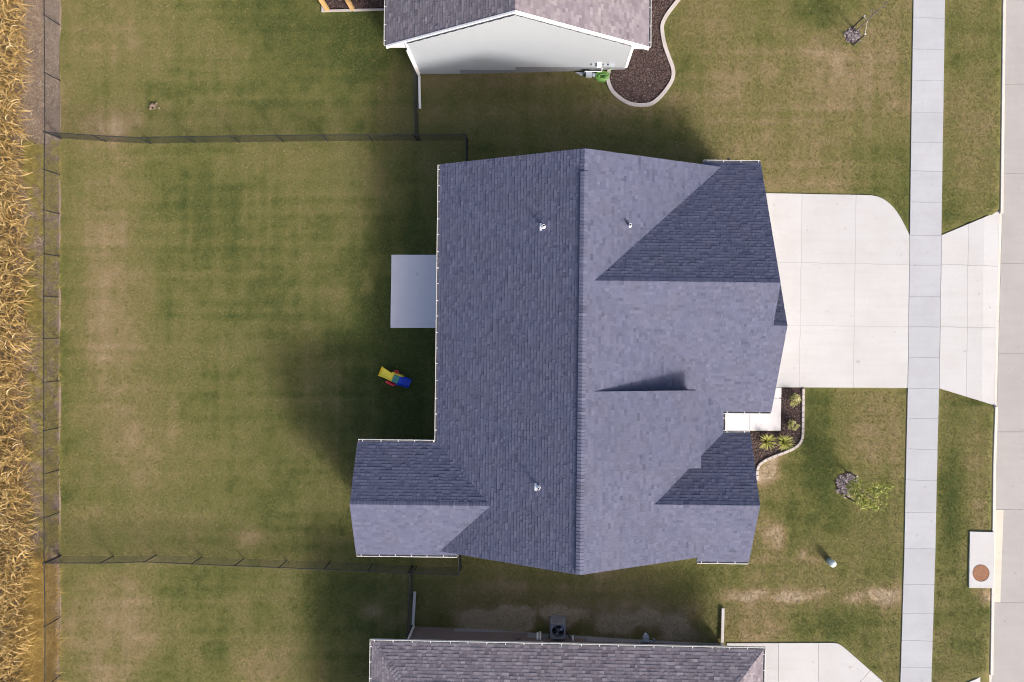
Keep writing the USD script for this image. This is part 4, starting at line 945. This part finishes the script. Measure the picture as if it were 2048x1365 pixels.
def chips(seed, n, size, rad):
    r = random.Random(seed); m = MB()
    for k in range(n):
        a, rr_ = r.uniform(0, 6.28), rad * math.sqrt(r.random()); b = r.uniform(0, 6.28); l, w_ = size * r.uniform(.5, 1.6), size * r.uniform(.2, .5)
        ax = np.array([math.cos(b), math.sin(b), r.uniform(-.5, .5)]) * l; ay = np.array([-math.sin(b), math.cos(b), r.uniform(-.6, .6)]) * w_
        c = np.array([rr_ * math.cos(a), rr_ * math.sin(a), r.uniform(.0, .035)])
        m.add([c - ax - ay, c + ax - ay * .6, c + ax + ay * .7, c - ax + ay], [[0, 1, 2, 3]], r.random() ** 1.4)
    return m
def fill(poly, step, seed, inset):
    r = np.random.default_rng(seed); p = poly.buffer(-inset); out = []
    if p.is_empty: return np.zeros((0, 3))
    x0, y0, x1, y1 = p.bounds; gx, gy = np.meshgrid(np.arange(x0, x1, step), np.arange(y0, y1, step)); X = gx.ravel() + r.uniform(-.5, .5, gx.size) * step; Y = gy.ravel() + r.uniform(-.5, .5, gx.size) * step
    k = contains_xy(p, X, Y); return np.c_[X[k], Y[k], g(X[k], Y[k])]
for k, (pl, mat, lab, nm) in enumerate(((bed1, 'bark_chip', 'loose dark bark chips in the curved bed of the white house', 'bark_mulch'), (bed2, 'bark_chip', 'loose dark bark chips in the front bed', 'bark_mulch'), (bed3, 'bark_chip', 'dark loose stones and chips under the deck', 'gravel'),
                         (ring_a, 'grey_chip', 'weathered grey wood chips under the young leafy tree', 'bark_mulch'), (ring_b, 'grey_chip', 'weathered wood chips under the bare sapling', 'bark_mulch'))):
    pos = fill(pl, .17, k, .10) + [0, 0, .018]; n = len(pos); r = np.random.default_rng(k)
    scatter(nm, [(chips(20 + 5 * k + j, 42, .034 if k < 3 else .045, .17), mat, False) for j in range(4)], pos, r.uniform(0, 6.28, n), r.uniform(.8, 1.2, n), r.integers(0, 4, n), lab, 'mulch' if nm != 'gravel' else 'gravel', 'chip_patch')

def leafy(seed, n, rad, hgt, size, c, lo=.0, flat=.6, ring=0.0):
    """Leaves spread through a crown: an uneven ellipsoid of clumps."""
    r = random.Random(seed); m = MB(); clumps = [np.array([r.gauss(0, 1), r.gauss(0, 1), r.gauss(0, .8)]) for _ in range(16)]
    clumps = [q / np.linalg.norm(q) * r.uniform(.35, .9) for q in clumps]
    if ring: clumps = [q for q in clumps if math.hypot(q[0], q[1]) > ring]
    for k in range(n):
        q = r.choice(clumps) + np.array([r.gauss(0, .2), r.gauss(0, .2), r.gauss(0, .2)]); L_ = np.linalg.norm(q)
        if L_ > 1.1: q /= L_
        p = np.array(c) + q * np.array([rad, rad, hgt / 2]); a = r.uniform(0, 6.28); t = r.uniform(-flat, flat); s = size * r.uniform(.6, 1.3)
        ax = np.array([math.cos(a), math.sin(a), t]) * s; ay = np.array([-math.sin(a), math.cos(a), r.uniform(-.6, .6)]) * s * .42
        m.add([p - ax, p - ay + ax * .1, p + ax, p + ay + ax * .1], [[0, 1, 2, 3]], min(1, max(0, r.gauss(.5 + .25 * q[2], .22))))
    return m
for (px, py), rad, seed, lab in (((1586, 799.7), .30, 1, 'round variegated shrub in the mulch bed closest to the driveway'), ((1584, 848.4), .27, 2, 'round variegated shrub beside the corner of the front walk')):
    b = P(px, py); sh = thing('shrub', lab, 'shrub', b, group=None)
    mb = leafy(seed, 210, rad, .5, .062, b + [0, 0, .28], flat=.5); obj('foliage', mb, 'shrub_leaf', sh, tone=True)
    mb = MB(); r = random.Random(seed)
    for k in range(7): a = k * .9; mb.tube([b, b + [math.cos(a) * rad * .4, math.sin(a) * rad * .4, .2], b + [math.cos(a) * rad * .75, math.sin(a) * rad * .75, .36]], [.010, .007, .004], 5)
    obj('stem', mb, 'bark', sh)
for (px, py), seed, lab in (((1531.5, 882), 3, 'yellow green ornamental grass clump close under the gable eave'), ((1566, 884), 4, 'yellow green ornamental grass clump beside the curve of edging blocks')):
    b = P(px, py); gr = thing('ornamental_grass', lab, 'grass clump', b); mb = MB(); r = random.Random(seed)
    for k in range(120):
        a = r.uniform(0, 6.28); Ln = r.uniform(.26, .50); h = r.uniform(.18, .42); t = np.linspace(0, 1, 6); out = Ln * t ** 1.2; zz = h * np.sin(t * math.pi * r.uniform(.5, .72)) / 1.0
        pts = np.c_[b[0] + .05 * math.cos(a * 3) + out * math.cos(a), b[1] + .05 * math.sin(a * 3) + out * math.sin(a), b[2] + .02 + zz]
        mb.ribbon(pts, .013 * (1 - t) ** .6 + .001, np.tile([-math.sin(a), math.cos(a), r.uniform(-.3, .3)], (6, 1)), np.clip(np.r_[t, t] * .5 + r.gauss(.3, .2), 0, 1))
    obj('blade_tuft', mb, 'ornamental_blade', gr, tone=True)

# ------------------------------------------------------------------ young trees, their stakes and ties
def sapling(label, base, h, seed, leaves, crown, lean=(0, 0)):
    r = random.Random(seed); b = P(*base); t = thing('young_tree', label, 'tree', b); mb = MB(); tips = []
    trunk = [b + np.array([lean[0] * k / 6 * h + r.uniform(-.015, .015), lean[1] * k / 6 * h + r.uniform(-.015, .015), h * k / 6 - (.05 if k == 0 else 0)]) for k in range(7)]
    mb.tube(trunk, np.linspace(.030, .008, 7), 8); tk = obj('trunk', mb, 'bark', t, smooth=60)
    mb = MB()
    for k in range(18):
        s = r.uniform(.38, .97); i = s * 6; p = trunk[int(i)] + (trunk[min(6, int(i) + 1)] - trunk[int(i)]) * (i - int(i)); a = k * 2.4 + r.uniform(-.4, .4); Ln = crown * r.uniform(.55, 1.05) * (1.15 - .5 * s); up_ = Ln * r.uniform(.5, .9)
        p1 = p + np.array([math.cos(a) * Ln * .5, math.sin(a) * Ln * .5, up_ * .35]); p2 = p + np.array([math.cos(a) * Ln, math.sin(a) * Ln, up_])
        mb.tube([p, p1, p2], [.012, .008, .003], 5); tips += [(p1 + p2) / 2, p2, p1]
        for sg in (-1, 1):
            p3 = p1 + np.array([math.cos(a + sg * .7) * Ln * .4, math.sin(a + sg * .7) * Ln * .4, up_ * .4]); mb.tube([p1, p3], [.006, .002], 4); tips.append(p3)
    obj('branch', mb, 'bark', t)
    if leaves:
        mb = MB()
        for k in range(leaves):
            p = r.choice(tips) + np.array([r.gauss(0, .10), r.gauss(0, .10), r.gauss(0, .08)]); a = r.uniform(0, 6.28); s = r.uniform(.035, .075)
            ax = np.array([math.cos(a), math.sin(a), r.uniform(-.6, .6)]) * s; ay = np.array([-math.sin(a), math.cos(a), r.uniform(-.6, .6)]) * s * .5
            mb.add([p - ax, p - ay, p + ax, p + ay], [[0, 1, 2, 3]], min(1, max(0, r.gauss(.5, .25))))
        obj('crown', mb, 'tree_leaf', t, tone=True)
    return trunk
tr1 = sapling('young tree with sparse yellow green leaves beside the sidewalk', (1692, 970), 3.3, 12, 980, .95)
tr2 = sapling('thin bare sapling in a small mulch ring on the upper front lawn', (1711, 64), 3.9, 5, 0, .34)
def stake(label, base, h, trunk):
    b = P(*base); t = thing('tree_stake', label, 'stake', b); mb = MB(); mb.beam(b - [0, 0, .1], b + [0, 0, h], .045, .045); obj('post', mb, 'black_metal', t)
    k = min(6, int(h / (trunk[-1][2] - trunk[0][2]) * 6)); mb = MB(); mb.beam(b + [0, 0, h - .06], trunk[k], .012, .04); obj('tie_strap', mb, 'webbing', t)
    mb = MB(); mb.lathe(b + [0, 0, h], [(.034, -.07), (.034, .012), (0, .02)], 8); obj('cap', mb, 'webbing', t)
stake('dark stake at the upper rim of the grey mulch ring by the leafy tree', (1691.5, 943), 1.35, tr1)
stake('dark stake at the lower rim of the grey mulch ring by the leafy tree', (1690.5, 993), 1.6, tr1)
stake('dark stake at the upper rim of the small mulch ring by the bare sapling', (1704.5, 56), 1.4, tr2)
stake('dark stake at the lower rim of the small mulch ring by the bare sapling', (1706, 91), 1.4, tr2)

# ------------------------------------------------------------------ corn, weeds and litter along the field edge
def corn(seed):
    r = random.Random(seed); m = MB(); h = r.uniform(2.0, 2.35); la, lt = r.uniform(0, 6.28), r.uniform(0, .14)
    ax = lambda z: np.array([math.cos(la) * lt * z, math.sin(la) * lt * z, z])
    m.tube([ax(z) for z in np.linspace(-.05, h, 5)], [.013, .012, .011, .008, .004], 5, tone=.45)
    base_a = r.uniform(0, 6.28)
    for k in range(12):
        z0 = .35 + (h - .45) * k / 11; a = base_a + (k % 2) * math.pi + r.gauss(0, .5); Ln = r.uniform(.55, .95) * (1 - .25 * abs(k / 12 - .5)); n = 8; t = np.linspace(0, 1, n)
        rise, drop = r.uniform(.1, .32), r.uniform(.15, .85); curl = r.gauss(0, .4)
        out = Ln * (t - .12 * t ** 2); zz = rise * np.sin(t * 2.2) - drop * t ** 2.4 * Ln
        aa = a + curl * t ** 2; p = ax(z0)
        pts = np.c_[p[0] + out * np.cos(aa), p[1] + out * np.sin(aa), p[2] + zz]
        tw = r.gauss(0, .5) + t * r.gauss(0, .9)
        side = np.c_[-np.sin(aa) * np.cos(tw), np.cos(aa) * np.cos(tw), np.sin(tw)]
        w = .021 * r.uniform(.6, 1.3) * np.sin(np.clip(t * .9 + .12, 0, 1) * math.pi) ** .7 + .003
        m.ribbon(pts, w, side, np.clip(r.gauss(.5, .22) + np.r_[t, t] * .15, 0, 1))
    for k in range(6):
        a = k * 1.05 + r.uniform(-.3, .3); p = ax(h); L_ = r.uniform(.14, .28); t = np.linspace(0, 1, 4)
        m.ribbon(np.c_[p[0] + L_ * t * math.cos(a), p[1] + L_ * t * math.sin(a), p[2] + L_ * (t * .9 - t ** 2)], .008 * (1 - t * .6), np.tile([-math.sin(a), math.cos(a), 0], (4, 1)), r.uniform(.5, .9))
    p = ax(r.uniform(.9, 1.2)); a = base_a + 1.3; m.tube([p, p + [.1 * math.cos(a), .1 * math.sin(a), .10], p + [.2 * math.cos(a), .2 * math.sin(a), .02]], [.02, .032, .012], 6, tone=.8)
    return m
pos = []; ids = []; r = np.random.default_rng(3)
for k, x in enumerate((-24.62, -25.36, -26.1, -26.84, -27.6)):
    for y in np.arange(-21, 21, .165):
        pos.append((x - .50 - .011 * y + .10 * math.sin(y * .5) + r.normal(0, .06), y + r.normal(0, .03), 0))
pos = np.array(pos); n = len(pos)
scatter('corn_crop', [(corn(60 + k), 'dry_corn', False) for k in range(8)], pos, r.uniform(0, 6.28, n), r.uniform(.85, 1.08, n), r.integers(0, 8, n), 'dense golden dry corn crop along the edge of the field', 'corn', 'corn_plant')
def tuft(seed, n, Ln, rad, lean=(0, 0), w=.006):
    r = random.Random(seed); m = MB()
    for k in range(n):
        a, b, rr_ = r.uniform(0, 6.28), r.uniform(0, 6.28), rad * math.sqrt(r.random()); l = Ln * r.uniform(.5, 1.2); t = np.linspace(0, 1, 4); bend = r.uniform(.6, 1.5)
        p = np.array([rr_ * math.cos(b), rr_ * math.sin(b), 0]); dx = np.array([math.cos(a) * bend + lean[0], math.sin(a) * bend + lean[1]])
        m.ribbon(np.c_[p[0] + dx[0] * l * t ** 1.4, p[1] + dx[1] * l * t ** 1.4, l * (t - .35 * bend * t ** 2)], w * (1.05 - t), np.tile([-math.sin(a), math.cos(a), 0], (4, 1)), min(1, max(0, r.gauss(.5, .25))))
    return m
def pick(pxbox, n, seed, spread=1.0, dens=None):
    r = np.random.default_rng(seed); x0, y0, x1, y1 = pxbox; X = r.uniform(x0, x1, n); Y = r.uniform(y0, y1, n)
    if dens is not None: k = r.random(n) < dens(X, Y); X, Y = X[k], Y[k]
    q_ = np.array([P(a, b) for a, b in zip(X, Y)]); return q_
pos = pick((60, 1125, 110, 1385), 420, 5, dens=lambda x, y: np.clip(.30 + (y - 1125) / 260, 0, 1) * np.clip(1.3 - np.abs(x - 92) / 40, .2, 1)); n = len(pos); r = np.random.default_rng(9)
scatter('dry_grass', [(tuft(80 + k, 44, .62, .12, (.05, .15), .014), 'dry_grass', False) for k in range(4)], pos, r.uniform(-1.0, 1.0, n), r.uniform(.6, 1.15, n), r.integers(0, 4, n), 'tall golden dry grass leaning through the lower end of the back fence', 'dry grass', 'grass_tuft')
wd = lambda x, y: (.25 + .75 * (np.sin(y * .034) * np.sin(y * .011 + 1) > .05)) * np.clip((88 - x) / 26, .1, 1) * np.where(y < 290, .0, np.where(y > 830, .3, 1))
pos = np.vstack([pick((52, 250, 92, 1130), 1500, 6, dens=wd), pick((84, 285, 118, 1110), 420, 16)]); n = len(pos)
scatter('weeds', [(tuft(90 + k, 34, .32, .10, (0, 0), .009), 'weed_leaf', False) for k in range(4)], pos, r.uniform(0, 6.28, n), r.uniform(.5, 1.1, n), r.integers(0, 4, n), 'low yellow green weeds between the corn and the back fence', 'weeds', 'weed_tuft')
def litter(seed):
    r = random.Random(seed); m = MB()
    for k in range(60):
        a, rr_, b = r.uniform(0, 6.28), .3 * math.sqrt(r.random()), r.uniform(0, 6.28); l, w_ = r.uniform(.02, .10), r.uniform(.004, .011)
        c = np.array([rr_ * math.cos(a), rr_ * math.sin(a), r.uniform(.01, .03)]); ax = np.array([math.cos(b), math.sin(b), r.uniform(-.15, .15)]) * l; ay = np.array([-math.sin(b), math.cos(b), r.uniform(-.5, .5)]) * w_
        m.add([c - ax - ay, c + ax - ay, c + ax + ay, c - ax + ay], [[0, 1, 2, 3]], r.random())
    return m
pos = fill(sbox(-26.3, -19, LAWN_X - .1, 18), .33, 31, .0) + [0, 0, .012]; n = len(pos)
scatter('stalk_litter', [(litter(100 + k), 'straw_litter', False) for k in range(5)], pos, r.uniform(0, 6.28, n), r.uniform(.7, 1.2, n), r.integers(0, 5, n), 'scattered dry husk and stalk litter on the bare soil strip', 'litter', 'litter_patch')

# ------------------------------------------------------------------ the turf itself
def turf(seed, rad, Ln, dry=.3):
    """A patch of sward: clumps of blades, each clump of one shade."""
    r = random.Random(seed); m = MB()
    for c in range(9):
        b, rr_ = r.uniform(0, 6.28), rad * r.random() ** .6; cx, cy = rr_ * math.cos(b), rr_ * math.sin(b); tone = dry + r.gauss(0, .19); hh = r.uniform(.7, 1.3); ca = r.uniform(0, 6.28)
        for k in range(5):
            a = ca + r.gauss(0, 1.1); l = Ln * hh * r.uniform(.6, 1.2); bd = r.uniform(.5, 1.3)
            p = np.array([cx + r.gauss(0, .018), cy + r.gauss(0, .018), -.005]); dx = np.array([math.cos(a), math.sin(a), 0]); sd = np.array([-math.sin(a), math.cos(a), 0]) * .0075
            m.add([p - sd, p + sd, p + dx * l * bd + [0, 0, l * (.95 - .4 * bd)]], [[0, 1, 2]], min(1, max(0, tone + r.gauss(0, .07))))
    return m
view = Polygon([P(*p)[:2] for p in ((-10, -10), (2058, -10), (2058, 1375), (-10, 1375))])
kl = Polygon([(LAWN_X, -40), (LAWN_X, 40)] + [(float(kerb_x(y)) - .03, y) for y in np.arange(40, -41, -1)])
fpw = Polygon([tuple(hm.W(u, v, 0)[:2]) for u, v in ((uW + 1, vS + 1), (uR + 4, vS + 1), (uR + 4, vN - 1), (uW + 1, vN - 1))])
whp = Polygon([tuple(hw.W(u, v, 0)[:2]) for u, v in ((wx0, wall_v), (wx1, wall_v), (wx1, wall_v + 12), (wx0, wall_v + 12))]); bhp = Polygon([tuple(hb.W(u, v, 0)[:2]) for u, v in ((bx0, wv3), (bx1, wv3), (bx1, wv3 - 10), (bx0, wv3 - 10))])
grassy = view.intersection(kl).difference(unary_union([apron, drive, drive2, patio, walk, inlet, apron2, bed1, bed2.buffer(.06), bed3.buffer(.1), side_ring, ring_a, ring_b, hose_side, cov_ if False else inlet]).buffer(.05)).difference(unary_union([fpw, whp, bhp]))
pos = fill(grassy, .15, 77, .07); n = len(pos); r = np.random.default_rng(21)
print('turf patches', n)
BINS = 14
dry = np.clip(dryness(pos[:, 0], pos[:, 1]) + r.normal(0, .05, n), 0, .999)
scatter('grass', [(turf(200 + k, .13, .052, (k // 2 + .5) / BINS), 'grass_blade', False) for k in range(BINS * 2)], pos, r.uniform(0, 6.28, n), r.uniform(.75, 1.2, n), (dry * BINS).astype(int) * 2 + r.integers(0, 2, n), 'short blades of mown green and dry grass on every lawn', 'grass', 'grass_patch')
